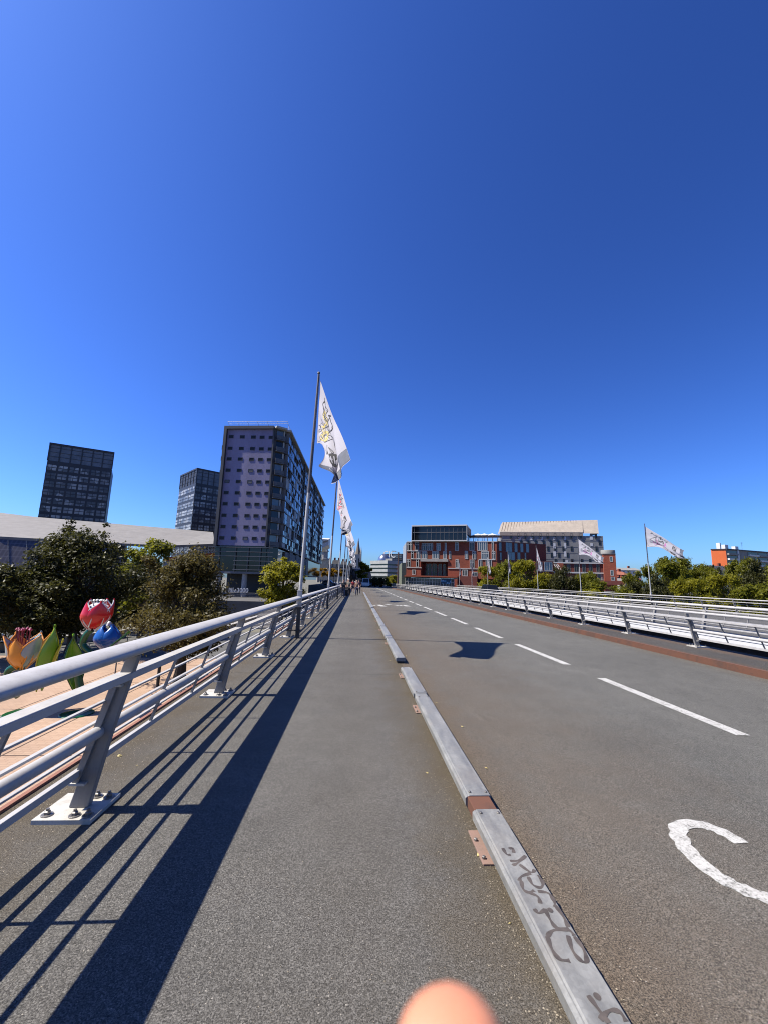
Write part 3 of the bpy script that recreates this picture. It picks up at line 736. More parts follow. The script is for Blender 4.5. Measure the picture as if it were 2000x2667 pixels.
# ---- station: pale roof sheet over a raked ribbed glass wall
m_zinc = stained('zinc_roof', (.25, .237, .232), .5)
def ribbed():
    t = NT('ribbed_glass_wall'); x = t.xyz()
    s = t.math('SINE', t.math('MULTIPLY', x[0], 9.0)); s2 = t.math('SINE', t.math('MULTIPLY', x[2], 4.2))
    c = t.ramp(s, [(.2, (.075, .07, .095)), (.8, (.115, .11, .14))])
    c = t.mix(t.math('MULTIPLY', t.math('GREATER_THAN', s2, .93), .5), c, (.2, .19, .22))
    t.base(c); t.rough(.35); return t.m
m_ribbed = ribbed(); m_gcl0 = mat('grey_seam', (.3, .3, .32), .5)
ST = thing('railway_station', 'long low station with a pale sloping roof and ribbed dark wall, behind the left trees', 'station')
el = at(-420, 1388, 90); e0 = at(0, 1397, 97); e1 = at(430, 1421, 111); e2 = at(560, 1416, 119)
r0 = at(-420, 1290, 118); r1 = at(0, 1335, 124); r2 = at(100, 1347, 127); r3 = at(420, 1374, 136); r4 = at(556, 1386, 141)
mb = MB(); dz = Vector((0, 0, -.6))
top = [el, e0, e1, e2, r4, r3, r2, r1, r0]
nrow = len(top)
mb.add(top + [p + dz for p in top], [(0,1,7,8), (1,2,5,6,7), (2,3,4,5)] + [(9+8, 9+7, 9+1, 9+0), (9+7, 9+6, 9+5, 9+2, 9+1), (9+5, 9+4, 9+3, 9+2)] + [(i, i + nrow, (i+1) % nrow + nrow, (i+1) % nrow) for i in range(nrow)])
obj('roof', mb, m_zinc, ST)
b0 = at(-420, 1496, 88.5); b1 = at(0, 1500, 94.5); b2 = at(330, 1503, 105)
mb = MB(); dn = Vector((0, .5, -.3)); e1b = at(330, 1415, 107.7)
mb.prism([el + dz, e0 + dz, b1, b0], (0, .4, 0)); mb.prism([e0 + dz, e1b + dz, b2, b1], (0, .4, 0))
obj('ribbed_wall', mb, m_ribbed, ST)
for i in range(16):
    t = i / 15; top_ = (el.lerp(e0, t * 2) if t < .5 else e0.lerp(e1b, t * 2 - 1)) + dz; bot = b0.lerp(b1, t * 2) if t < .5 else b1.lerp(b2, t * 2 - 1)
    mb = MB(); o_ = Vector((0, -.12, 0)); mb.tube([top_ + o_, bot + o_], .035, 5)
    for k in range(12):
        q = top_.lerp(bot, (k + .5) / 12) + o_; mb.box(q.x - .09, q.x + .09, q.y - .08, q.y + .05, q.z - .1, q.z + .1)
    obj('wall_seam', mb, m_gcl0, ST)
mb = MB(); mb.box(b0.x, e2.x, 104, 116, GZ, 1.0); obj('plinth', mb, m_dark, ST)
# open truss end and red edged hall
m_redp = mat('red_edge_paint', (.42, .03, .035), .5, var=.2)
mb = MB(); t0 = at(427, 1422, 111); t1 = at(562, 1414, 119); l0 = at(427, 1452, 111); l1 = at(562, 1440, 119)
for k in range(15):
    a = t0.lerp(t1, k / 14) + Vector((0, .5, -.5)); b = l0.lerp(l1, k / 14); mb.tube([a, b], .09, 5)
    if k < 14: mb.tube([b, t0.lerp(t1, (k + 1) / 14) + Vector((0, 3.5, -.8))], .07, 5); mb.tube([a, l0.lerp(l1, (k + .5) / 14) + Vector((0, 4, .3))], .06, 5)
for f_ in (.35, .7): mb.tube([t0.lerp(l0, f_), t1.lerp(l1, f_)], .07, 5)
obj('open_truss', mb, m_frame, ST)
mb = MB(); mb.prism([l0, l1, l1 + Vector((0, 0, -1.0)), l0 + Vector((0, 0, -1.0))], (0, .5, 0)); obj('red_fascia', mb, m_redp, ST)
mb = MB(); g0, g1 = l0 + Vector((0, .15, -1)), l1 + Vector((0, .15, -1)); mb.prism([g0, g1, Vector((g1.x, g1.y, 1.5)), Vector((g0.x, g0.y, 0))], (0, .5, 0)); obj('hall_wall', mb, m_rendw, ST)
# ---- red brick building across the street
def C5(x, y): return 1020 + x / 5.184, 1320 + y / 5.184
def C6(x, y): return 1280 + x / 4.608, 1320 + y / 4.608
def C7(x, y): return 1640 + x / 4.608, 1320 + y / 4.608
def C4(x, y): return 820 + x / 5.925, 1350 + y / 5.925
def brick(name, c1, c2, mo):
    t = NT(name)
    mp = t.n('ShaderNodeCombineXYZ'); x = t.xyz(); t.l(t.math('ADD', x[0], t.math('MULTIPLY', x[1], .8)), mp.inputs[0]); t.l(x[2], mp.inputs[1])
    br = t.n('ShaderNodeTexBrick'); br.inputs['Scale'].default_value = 1.0; br.inputs['Brick Width'].default_value = .6; br.inputs['Row Height'].default_value = .2; br.inputs['Mortar Size'].default_value = .015
    br.inputs['Color1'].default_value = (*c1, 1); br.inputs['Color2'].default_value = (*c2, 1); br.inputs['Mortar'].default_value = (*mo, 1); t.l(mp.outputs[0], br.inputs['Vector'])
    c = t.mix(.7, br.outputs['Color'], t.ramp(t.noise(.35, 5, .65), [(.3, .8), (.7, 1.15)]), 'MULTIPLY')
    t.base(c); t.rough(.85); return t.m
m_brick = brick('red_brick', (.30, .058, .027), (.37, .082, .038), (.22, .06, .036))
m_brickd = brick('shade_toned_red_brick', (.17, .035, .025), (.21, .045, .03), (.12, .03, .025))  # darker copy of the red brick, with shade put into its colour
m_wood = mat('beige_louvre', (.46, .38, .28), .7, var=.15)
m_beige = stained('beige_metal_roof', (.44, .375, .31), .5)
m_gcl = stained('grey_panel_cladding', (.31, .31, .30), .3)
m_blue = mat('blue_glazing', (.10, .16, .22), .1, var=.35, scale=.3, spec=.8)
def pxwin(F, conv, r, parent, mg=None, mf=None, fr=.16, out=.12, mull=(), trans=()):
    a = F.uz(*conv(r[0], r[3])); b = F.uz(*conv(r[2], r[1]))
    return window(F, min(a[0], b[0]), max(a[0], b[0]), min(a[1], b[1]), max(a[1], b[1]), parent, mf or m_frame, mg or m_glass, fr, out, mull, trans)
RB = thing('brick_building', 'red brick building with a black glass box on top, straight across the street', 'building')
pA = at(*C5(192, 940), 175); pB = at(*C5(1420, 940), 162)
FR = Face(pA, pB); zR = FR.uz(*C5(1000, 470))[1]
p2 = at(*C6(652, 640), 169); FD = Face(pB, p2)
z0 = -.05
mb = MB(); ft = [(pA.x, pA.y), (pB.x, pB.y), (p2.x, p2.y), (p2.x - 6, p2.y + 26), (pA.x + 1.3, pA.y + 24)]
ub = [FR.uz(*C5(390, 705)), FR.uz(*C5(752, 930))]
# body as pieces leaving the entrance recess open
def rb(u0, u1, zz0, zz1, m, nm, o0=-20, o1=0):
    q = MB(); FR.box(q, u0, u1, zz0, zz1, o0, o1); return obj(nm, q, m, RB)
zg = FR.uz(*C5(500, 955))[1]; zt_rec = ub[0][1]; zb_rec = zg
rb(0, ub[0][0], z0 + zg, zR, m_brick, 'wall'); rb(ub[0][0], ub[1][0], zt_rec, zR, m_brick, 'wall'); rb(ub[1][0], FR.L, z0 + zg, zR, m_brick, 'wall')
rb(ub[0][0] + .02, ub[1][0] - .02, zb_rec, zt_rec - .02, m_brickd, 'recess_wall', -12, -6)
q = MB(); FR.box(q, ub[0][0] - .1, ub[1][0] + .2, zt_rec - 1.0, zt_rec + .05, -6, .5); obj('entrance_canopy', q, m_conc, RB)
for k, (a, b) in enumerate(((.08, .3), (.33, .52), (.56, .7), (.74, .86))):
    u = ub[0][0] + (ub[1][0] - ub[0][0]) * a; v = ub[0][0] + (ub[1][0] - ub[0][0]) * b
    G = Face(FR.p(0, 0, -5.95), FR.p(FR.L, 0, -5.95)); window(G, u, v, zb_rec + .3, zt_rec - 1.6, RB, m_frame, m_glass, .15, .08, (.5,))
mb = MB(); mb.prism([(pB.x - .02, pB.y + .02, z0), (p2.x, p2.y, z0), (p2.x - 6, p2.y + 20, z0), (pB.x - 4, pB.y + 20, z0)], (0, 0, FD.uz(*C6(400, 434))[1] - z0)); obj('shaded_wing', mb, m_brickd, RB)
w4 = [(200,480,270,592),(308,480,365,592),(400,490,478,590),(482,490,555,590),(600,490,658,592),(712,485,738,592),(852,480,900,595),(1045,478,1110,592),(1153,475,1285,592),(1345,478,1372,592)]
w3 = [(255,600,290,700),(330,595,382,700),(400,600,475,700),(540,600,635,700),(692,600,738,705),(772,597,797,705),(982,595,1025,705),(1083,600,1133,708),(1203,600,1305,710),(1345,598,1392,708)]
w2 = [(198,705,248,815),(325,705,360,815),(858,710,900,825),(1050,715,1110,828),(1165,715,1215,828),(1265,715,1345,828)]
w1 = [(270,850,318,918),(950,850,1020,935),(1085,880,1150,940)]
for r_ in w4 + w3 + w2 + w1:
    wd_ = r_[2] - r_[0]; pxwin(FR, C5, r_, RB, random.choice((m_glass, m_glass, m_glass2)), None, .2, .14, tuple((i + 1) / (n_ := max(1, round(wd_ / 26))) for i in range(max(1, round(wd_ / 26)) - 1)), (.72,) if random.random() < .5 else ())
for yy, xa, xb in ((595, 200, 400), (703, 255, 400), (820, 195, 400), (832, 755, 1240), (712, 1170, 1395), (472, 200, 1420)):
    q = MB(); a = FR.uz(*C5(xa, yy)); b = FR.uz(*C5(xb, yy)); FR.box(q, a[0], b[0], a[1] - .14, a[1] + .14, -.02, .2); obj('string_course', q, m_frame, RB)
# terrace parapet, ground floor glazing, mural
q = MB(); FR.pxbox(q, *C5(185, 924), *C5(892, 958), -3, 2.2); obj('terrace_parapet', q, m_brick, RB)
a = FR.uz(*C5(190, 958)); b = FR.uz(*C5(892, 1085))
q = MB(); FR.box(q, a[0], b[0] - 1.2, z0, a[1] - .02, -3, .9); obj('shopfront_glass', q, m_glass2, RB)
q = MB()
for i in range(19): u = a[0] + (b[0] - 1.4 - a[0]) * i / 18; FR.box(q, u, u + .16, z0, a[1] - .03, .9, 1.05)
for f_ in (.55,): FR.box(q, a[0], b[0] - 1.3, z0 + a[1] * f_, z0 + a[1] * f_ + .14, .9, 1.04)
obj('shopfront_mullions', q, m_frame, RB)
def mural():
    t = NT('blue_mural'); vo = t.n('ShaderNodeTexVoronoi'); vo.inputs['Scale'].default_value = 1.3; t.l(t.co, vo.inputs['Vector'])
    t.base(t.ramp(vo.outputs['Distance'], [(.25, (.35, .55, .75)), (.45, (.04, .3, .6)), (.6, (.02, .08, .16))])); t.rough(.7); return t.m
m_mural = mural()
for r_ in ((668, 966, 802, 1040), (838, 972, 868, 1088)):
    q = MB(); FR.pxbox(q, *C5(r_[0], r_[1]), *C5(r_[2], r_[3]), 1.06, 1.16); obj('blue_mural', q, m_mural, RB)
q = MB(); FR.box(q, b[0] - 1.2, b[0] - .05, z0, a[1] - .02, -3, 2.1); obj('terrace_pier', q, m_brick, RB)
q = MB(); FR.box(q, b[0], FR.uz(*C5(1150, 940))[0], z0, FR.uz(*C5(950, 935))[1], -2, .6); obj('low_wing', q, m_brickd, RB)
# glass box on top
a = FR.uz(*C5(270, 468)); b = FR.uz(*C5(1016, 245)); zb0, zb1 = a[1], b[1]
q = MB(); FR.box(q, a[0] + .3, b[0] - .3, zb0 + .4, zb1 - .7, -16, 1.1); GBX = obj('glass_box', q, m_glass, RB)
q = MB(); FR.box(q, a[0], b[0], zb1 - .5, zb1, -16.5, 1.5); FR.box(q, a[0], b[0], zb0, zb0 + .38, -16.5, 1.5); FR.box(q, a[0], a[0] + .2, zb0 + .4, zb1 - .75, -16.4, 1.45); FR.box(q, b[0] - .2, b[0], zb0 + .4, zb1 - .75, .8, 1.45)
obj('white_frame', q, m_white, GBX)
q = MB()
for x_ in (310, 480, 540, 600, 656, 716, 774, 834, 893, 953): u = FR.uz(*C5(x_, 400))[0]; FR.box(q, u - .06, u + .06, zb0 + .4, zb1 - .73, 1.1, 1.25)
zm = FR.uz(*C5(600, 350))[1]; FR.box(q, a[0] + .3, b[0] - .3, zm - .12, zm + .12, 1.1, 1.3); obj('mullions', q, m_grey_md, GBX)
q = MB()
for k in range(16): o = -.2 - k; FR.box(q, b[0] - .29, b[0] + .05, zb0 + 3.0, zb1 - .75, o - .62, o)
obj('side_louvres', q, m_wood, GBX)
q = MB()
for i in range(6): u = FR.uz(*C5(455 + i * 54, 230))[0]; FR.box(q, u, u + 1.2, zb1, zb1 + .7 + .35 * (i % 2), -9, -7)
obj('roof_plant', q, m_grey_md, RB)
# left flank
m_flank = mat('pale_zinc', (.38, .42, .48), .5, var=.1)
LF = Face((pA.x + 1.3, pA.y + 24), (pA.x, pA.y))
q = MB(); LF.box(q, 0, LF.L - .1, FR.uz(*C5(190, 750))[1], zR - .2, -.3, .25); obj('zinc_flank', q, m_flank, RB)
q = MB(); LF.box(q, 0, LF.L - .1, z0, FR.uz(*C5(190, 755))[1], -.3, 1.9); obj('grey_green_flank', q, mat('grey_green_panel', (.16, .18, .13), .7), RB)
# shaded wing windows and lower blocks
for r_ in ((82,428,115,530),(165,430,240,540),(270,437,305,545),(340,440,375,545),(408,443,443,548),(95,548,117,640),(185,545,275,640),(305,548,340,642),(392,551,410,645),(545,655,600,765)):
    pxwin(FD, C6, r_, RB, m_blue, m_grey_md, .12, .08, (.5,) if r_[2] - r_[0] > 50 else ())
pE = at(*C6(742, 770), 163); FE = Face(at(*C6(520, 770), 163.5), pE)
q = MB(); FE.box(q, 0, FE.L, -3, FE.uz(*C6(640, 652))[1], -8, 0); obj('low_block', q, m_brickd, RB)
pxwin(FE, C6, (630, 662, 722, 765), RB, m_blue, m_frame, .15, .1, (.33, .66)); pxwin(FE, C6, (555, 662, 602, 765), RB, m_blue, m_frame, .15, .1)
q = MB(); FE.pxbox(q, *C6(520, 768), *C6(735, 778), -.2, 1.2); obj('balcony_edge', q, m_frame, RB)
# low wing and tower on the right
LW = thing('brick_wing', 'low red brick wing with tall windows, right of the tall brick building', 'building')
fa, fb = at(*C6(735, 790), 166), at(*C6(1366, 790), 160); FW = Face(fa, fb)
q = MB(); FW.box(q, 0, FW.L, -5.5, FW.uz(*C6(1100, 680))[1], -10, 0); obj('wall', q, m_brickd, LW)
for x0_, x1_ in ((905, 940), (990, 1035), (1085, 1122), (1165, 1202), (1255, 1292)): pxwin(FW, C6, (x0_, 692, x1_, 782), LW, m_glass, m_grey_md, .14, .1, (.5,))
for yy in (676, 792):
    q = MB(); a = FW.uz(*C6(740, yy - 6)); b = FW.uz(*C6(1366, yy + 6)); FW.box(q, a[0], b[0], a[1] - .25, a[1] + .25, -.1, .4); obj('cornice', q, m_frame, LW)
for x0_ in (1270, 1320): pxwin(FW, C6, (x0_, 802, x0_ + 40, 880), LW, m_glass2, m_frame, .14, .1)
q = MB(); s0, s1 = FW.uz(*C6(742, 690)), FW.uz(*C6(800, 760)); 
for k in range(3): q.tube([FW.p(s0[0] + k * .7, s0[1], .5), FW.p(s1[0] + k * .7, s1[1] - 1, 1.5)], .16, 6)
obj('outside_stair', q, m_frame, LW)
q = MB(); FW.pxbox(q, *C6(780, 676), *C6(858, 760), .05, .5); obj('lit_pier', q, m_brick, LW)  # sunlit look comes from the brighter brick colour
TW = thing('brick_tower', 'narrow orange red brick tower with a round grey tank on its roof', 'building')
ta, tb = at(*C6(1352, 880), 158), at(*C6(1502, 880), 156.2); FT = Face(ta, tb); zT = FT.uz(*C6(1420, 570))[1]
q = MB(); FT.box(q, 0, FT.L, -5.5, zT, -4, 0); obj('wall', q, m_brick, TW)
for r_ in ((1415,597,1448,660),(1424,760,1456,826),(1428,842,1474,884)): pxwin(FT, C6, r_, TW, m_glass2, m_frame, .15, .1)
q = MB(); FT.box(q, -.1, FT.L + .1, zT, zT + .25, -4.1, .15); obj('coping', q, m_grey_md, TW)
q = MB(); c_ = FT.p(FT.L * .25 + 1, zT + .25, -3); q.lathe([(2.6, 0), (2.6, 1.4), (2.5, 1.55)], c_, 20); obj('roof_tank', q, m_gcl, TW, smooth=True)
q = MB(); FT.pxbox(q, *C6(1300, 884), *C6(1600, 940), .3, 1.0); obj('garden_wall', q, m_brickd, TW)
# rooftop parasols and pergola
zr = zR + .1
for i, x_ in enumerate((1145, 1235, 1345)):
    u = FR.uz(*C5(x_, 400))[0]; P_ = thing('parasol', ('leftmost', 'middle', 'rightmost')[i] + ' white parasol on the roof terrace of the brick building', 'parasol', FR.p(u, zr, -5), group='roof terrace parasols')
    q = MB(); q.tube([(0, 0, 0), (0, 0, 3.4)], .07, 6); obj('pole', q, m_grey_md, P_)
    q = MB(); q.lathe([(2.5, 2.75), (2.5, 2.9), (1.2, 3.35), (.1, 3.75)], n=8); obj('canopy', q, m_white, P_)
q = MB(); a = FR.uz(*C5(1020, 372)); b = FR.uz(*C5(1480, 395)); FR.box(q, a[0], b[0], b[1] + .1, b[1] + .55, -7, -2)
for i in range(8): u = a[0] + (b[0] - a[0]) * i / 7; FR.box(q, u, u + .22, zR, b[1] + .1, -2.3, -2)
obj('roof_pergola', q, m_grey_dk, RB)
q = MB()
for i in range(16): u = a[0] + (FR.L - a[0]) * i / 15; FR.box(q, u, u + .08, zR, zR + 1.2, -.3, -.2)
FR.box(q, a[0], FR.L, zR + 1.15, zR + 1.25, -.3, -.2); obj('roof_guardrail', q, m_frame, RB)
# ---- grey clad building with beige roof
GB = thing('grey_building', 'grey panelled building with scattered windows and a beige ribbed metal roof', 'building')
ga, gb = at(*C6(105, 500), 192), at(*C6(1340, 500), 181); FG = Face(ga, gb); zE = FG.uz(*C6(600, 347))[1]; uR = FG.uz(*C6(1092, 345))[0]
q = MB(); FG.box(q, 0, FG.L, -5, zE, -18, 0); obj('wall', q, m_gcl, GB)
def gp(x, y, o):                     # point on a plane set back o metres from the facade
    G = Face(FG.p(0, 0, o), FG.p(FG.L, 0, o)); u, z = G.uz(*C6(x, y)); return G.p(u, z)
zV = FG.uz(*C6(600, 303))[1]; R0, R1, R2, R3 = FG.p(-.2, zV, .35), FG.p(uR, zV, .35), FG.p(uR, zV - .6, .35), FG.p(FG.uz(*C6(1278, 318))[0], zV - .6, .35)
T0, T1 = gp(125, 186, -7), gp(1266, 157, -7)
q = MB(); bk = Vector(FG.n) * -9
Tm = T0.lerp(T1, uR / (FG.uz(*C6(1278, 318))[0])); q.add([R0, R1, Tm, T0], [(0, 1, 2, 3)]); q.add([R2, R3, T1, Tm], [(0, 1, 2, 3)]); q.add([R0, T0, T0 + bk, R0 + bk * 1.6], [(0, 1, 2, 3)]); q.add([R3, T1, T1 + bk, R3 + bk * 1.6], [(3, 2, 1, 0)]); q.add([T0, T1, T1 + bk, T0 + bk], [(0, 1, 2, 3)])
FG.box(q, -.2, uR, zE, zV - .01, -3, .33); rf = obj('roof', q, m_beige, GB)
q = MB()
E0, E1 = R0 + FG.d * .5 + Vector((0, 0, 2.2)), FG.p(uR, R0.z + 2.2, .0)
for k in range(27):
    t = (k + .5) / 34; b_ = R0.lerp(R3, t); tt = T0.lerp(T1, t)
    q.tube([b_.lerp(tt, .06) + FG.n * .06, tt + FG.n * .05], .13, 4)
obj('roof_ribs', q, mat('roof_rib_shadow_gap', (.2, .14, .1), .8), rf)
for xs, y0_, y1_ in (((228,316,398,488,580,668,755,852,950,1065,1245), 320, 380), ((352,440,530,622,712,800,903,1295), 402, 460), ((675,760,857,957,1255), 475, 530), ((718,806,908), 550, 606), ((765,862,962,1080,1177,1260), 625, 668)):
    for x_ in xs: pxwin(FG, C6, (x_ - 13, y0_, x_ + 13, y1_), GB, m_glass, m_grey_dk, .12, .34 if y0_ == 320 else .1, (), (.5,))
for r_ in ((315,362,343,402),(460,362,488,398),(582,362,610,400),(735,362,762,395),(860,357,888,398),(1173,350,1210,395),(735,435,765,500),(862,437,892,498),(735,535,768,595),(865,535,895,598),(1180,437,1212,470),(880,640,915,668)):
    q = MB(); FG.pxbox(q, *C6(r_[0], r_[1]), *C6(r_[2], r_[3]), -.05, .07); obj('white_panel', q, m_white, GB)
for yy in (400, 475, 548, 622):
    q = MB(); a = FG.uz(*C6(130, yy)); FG.box(q, 0, FG.L, a[1] - .06, a[1] + .06, -.1, .05); obj('panel_joint', q, m_grey_md, GB)
# ---- right apartment block with orange gable
OB = thing('orange_block', 'long grey apartment block with a bright orange gable, far right', 'apartment block')
oa, ob, oc = at(*C7(985, 640), 233), at(*C7(1160, 640), 229.1), at(2075, 1475, 250)
FO = Face(oa, ob); FQ = Face(ob, oc); zO = FO.uz(*C7(1100, 514))[1]
m_orange = mat('orange_render', (1.0, .2, .05), .8, var=.08, scale=.3)
q = MB(); FO.box(q, 0, FO.L, -6, zO, -2, 0); obj('orange_gable', q, m_orange, OB)
q = MB(); q.prism([(ob.x, ob.y + .02, -6), (oc.x, oc.y, -6), (oc.x + 8, oc.y + 12, -6), (oa.x + 10.6, oa.y + 12, -6)], (0, 0, zO + 6)); obj('body', q, m_gcl, OB)
q = MB(); FQ.box(q, .0, FQ.L, zO, zO + .6, -6, .6); FO.box(q, -.1, FO.L - .1, zO, zO + .5, -2, .3); obj('roof_edge', q, m_grey_dk, OB)
for k in range(6):
    zf = zO - 3.0 * (k + 1)
    for j in range(7):
        u = .6 + j * (FQ.L - 1) / 7; w_ = (FQ.L - 1) / 7
        if j in (1, 4): 
            if k == 0: q = MB(); FQ.box(q, u - .5, u + .9, -6, zO - .05, .0, .5); obj('pale_pier', q, m_white, OB)
            continue
        q = MB(); FQ.box(q, u, u + w_ - .8, zf, zf + 1.0, .05, 1.2); bal = obj('balcony', q, m_white if (j + k) % 3 else m_gcl, OB)
        q = MB(); FQ.box(q, u + .2, u + w_ - 1.0, zf + 1.02, zf + 2.5, .0, .15); obj('pane', q, m_glass, bal)
for u_, w_, h_ in ((-2.2, .9, 3.6), (2.5, 3, 2.8), (12, 3, 2.3)):
    q = MB(); FQ.box(q, u_ + 2.5, u_ + 2.5 + w_, zO + .6, zO + .6 + h_, -5, -3); obj('chimney', q, m_white, OB)
q = MB(); c_ = FQ.p(21, zO + .6, -3); q.tube([c_, c_ + Vector((0, 0, 5))], .07, 4); [q.tube([c_ + Vector((-.6, 0, h_)), c_ + Vector((.6, 0, h_))], .05, 4) for h_ in (3.4, 4.2, 4.8)]; obj('aerial', q, m_grey_dk, OB)
m_tile = mat('red_roof_tile', (.36, .12, .07), .85, var=.3, scale=1.2)
def house(label, px0, px1, py_roof, py_eave, Y, wall, roof, group=None, n=3, cat='house', zb=-6):
    a = at(px0, py_eave, Y); b = at(px1, py_eave, Y); zr_ = at((px0 + px1) / 2, py_roof, Y).z; H = thing('house', label, cat, group=group); D = 12
    G = Face((a.x, a.y), (b.x, b.y))
    q = MB(); G.box(q, 0, G.L, zb, a.z, -D, 0); obj('wall', q, wall, H)
    q = MB(); q.add([G.p(-.3, a.z, .4), G.p(G.L + .3, a.z, .4), G.p(G.L + .3, zr_, -D/2), G.p(-.3, zr_, -D/2), G.p(-.3, a.z, -D - .4), G.p(G.L + .3, a.z, -D - .4)], [(0, 1, 2, 3), (3, 2, 5, 4), (0, 3, 4), (1, 5, 2)]); rf_ = obj('roof', q, roof, H)
    q = MB(); G.box(q, G.L * .7, G.L * .7 + 1.2, zr_ - 1.5, zr_ + 1.2, -D/2 - .5, -D/2 + .5); obj('chimney', q, m_brick, rf_)
    for i in range(n): u = G.L * (i + .5) / n; window(G, u - .5, u + .5, a.z - 2.4, a.z - .8, H, m_frame, m_glass, .1, .06)
    return H
m_cream = mat('cream_stone', (.55, .48, .36), .85, var=.15, scale=.5)
house('small house with a red tiled roof, right of the brick tower', 1610, 1636, 1487, 1497, 200, m_brick, m_tile, 'small tiled houses')
house('long pale roofed building far behind the tiled houses', 1604, 1668, 1478, 1484, 260, m_white, m_gcl, 'small tiled houses', 5)
house('house with an orange tiled roof beside the rightmost flagpole', 1640, 1668, 1500, 1508, 185, m_cream, m_tile, 'small tiled houses')
house('low pale house under the red tiled house', 1616, 1650, 1506, 1514, 170, m_rendw, mat('grey_roof_tile', (.25, .23, .22), .8), 'small tiled houses')
house('cream house with an arched dark roof in front of the orange gable', 1872, 1908, 1472, 1486, 190, m_cream, m_grey_dk, 'small tiled houses')
# ---- far centre of the street
MBk = thing('banded_building', 'white and dark banded office building with a silver dome, at the street end', 'building')
wa, wb = at(*C4(862, 800), 262), at(*C4(1118, 800), 250); FM = Face(wa, wb)
q = MB(); FM.box(q, 0, FM.L, 0, FM.uz(*C4(950, 655))[1], -20, 0); obj('body', q, m_glass, MBk)
for y0_, y1_ in ((655, 705), (728, 762), (785, 825), (850, 888), (925, 960)):
    q = MB(); a = FM.uz(*C4(880, y1_)); b = FM.uz(*C4(880, y0_)); FM.box(q, -.2, FM.L + .2, a[1], b[1], -20, .4); obj('white_band', q, m_rendw, MBk)
q = MB(); c_ = FM.p(FM.uz(*C4(955, 650))[0], FM.uz(*C4(955, 655))[1], -6); rr = 3.9; q.lathe([(rr * math.cos(t), rr * 1.15 * math.sin(t)) for t in [k * math.pi / 2 / 9 for k in range(9)]] + [(.05, rr * 1.15)], c_, 24); obj('dome', q, mat('dome_metal', (.6, .62, .65), .25, .9), MBk, smooth=True)
q = MB(); FM.pxbox(q, *C4(985, 618), *C4(1110, 655), -9, -4); obj('roof_house', q, m_gcl, MBk)
CB = thing('sign_tower', 'dark office building with a white rooftop sign, left of the brick building', 'office building')
ca, cb = at(*C4(1055, 600), 300), at(*C4(1345, 600), 292); FC = Face(ca, cb)
q = MB(); FC.box(q, 0, FC.L, 0, FC.uz(*C4(1200, 640))[1], -15, 0); obj('body', q, m_grey_dk, CB)
q = MB(); FC.pxbox(q, *C4(1050, 550), *C4(1345, 642), -15, 1.0); obj('top_storeys', q, m_tower, CB)
q = MB(); FC.pxbox(q, *C4(1150, 575), *C4(1345, 590), 1.0, 1.2); FC.pxbox(q, *C4(1150, 605), *C4(1345, 615), 1.0, 1.2); obj('window_strip', q, m_glass2, CB)
me = text_mesh('CIC', 6.0, .15); me.materials.append(m_white); o = link('roof_lettering', me, CB)
u_, z_ = FC.uz(*C4(1062, 608)); o.location = FC.p(u_, z_, 1.25); o.rotation_euler = (R(90), 0, math.atan2(FC.d.y, FC.d.x)); o.scale = (1.0, 1.15, 1)
for y0_, y1_, x0_, x1_ in ((650, 700, 1245, 1300), (770, 830, 1240, 1300)):
    q = MB(); FC.pxbox(q, *C4(x0_, y0_), *C4(x1_, y1_), .02, .6); obj('white_panel', q, m_white, CB)
q = MB(); FC.pxbox(q, *C4(1128, 770), *C4(1195, 838), .02, 1.4); obj('blue_sign_panel', q, mat('blue_banner', (.2, .48, .75), .6), CB)
CH = thing('church', 'gothic church with a tall pointed spire, far away at the street end', 'church')
c_ = at(*C4(655, 740), 640); s_ = 640 / 1080
q = MB(); q.box(c_.x - 5.4, c_.x + 5.4, c_.y - 7, c_.y + 7, 0, at(*C4(655, 560), 640).z); obj('tower', q, m_conc, CH)
tz = at(*C4(655, 560), 640).z; pz = at(*C4(660, 298), 640).z
q = MB(); q.lathe([(4.6, tz), (3.3, tz + (pz - tz) * .25), (1.4, tz + (pz - tz) * .65), (.15, pz)], (c_.x + .6, c_.y, 0), 8); obj('spire', q, mat('slate_spire', (.2, .17, .15), .8), CH)
q = MB()
for dx in (-5.2, 5.2):
    for dy in (-6.5, 6.5): q.lathe([(1.2, tz - 16), (1.2, tz + 3), (.1, tz + 13)], (c_.x + dx, c_.y + dy, 0), 6)
obj('pinnacles', q, m_conc, CH)
q = MB(); [q.box(c_.x - 3 + 4.4 * k, c_.x - 1.4 + 4.4 * k, c_.y - 7.2, c_.y - 6.9, tz - 20, tz - 6) for k in range(2)]; obj('belfry_openings', q, m_black, CH)
q = MB(); q.box(c_.x - 9, c_.x + 9, c_.y + 7, c_.y + 50, 0, 22); obj('nave', q, m_conc, CH)
m_mans = mat('mansard_slate', (.055, .055, .06), .7, var=.3, scale=.5)
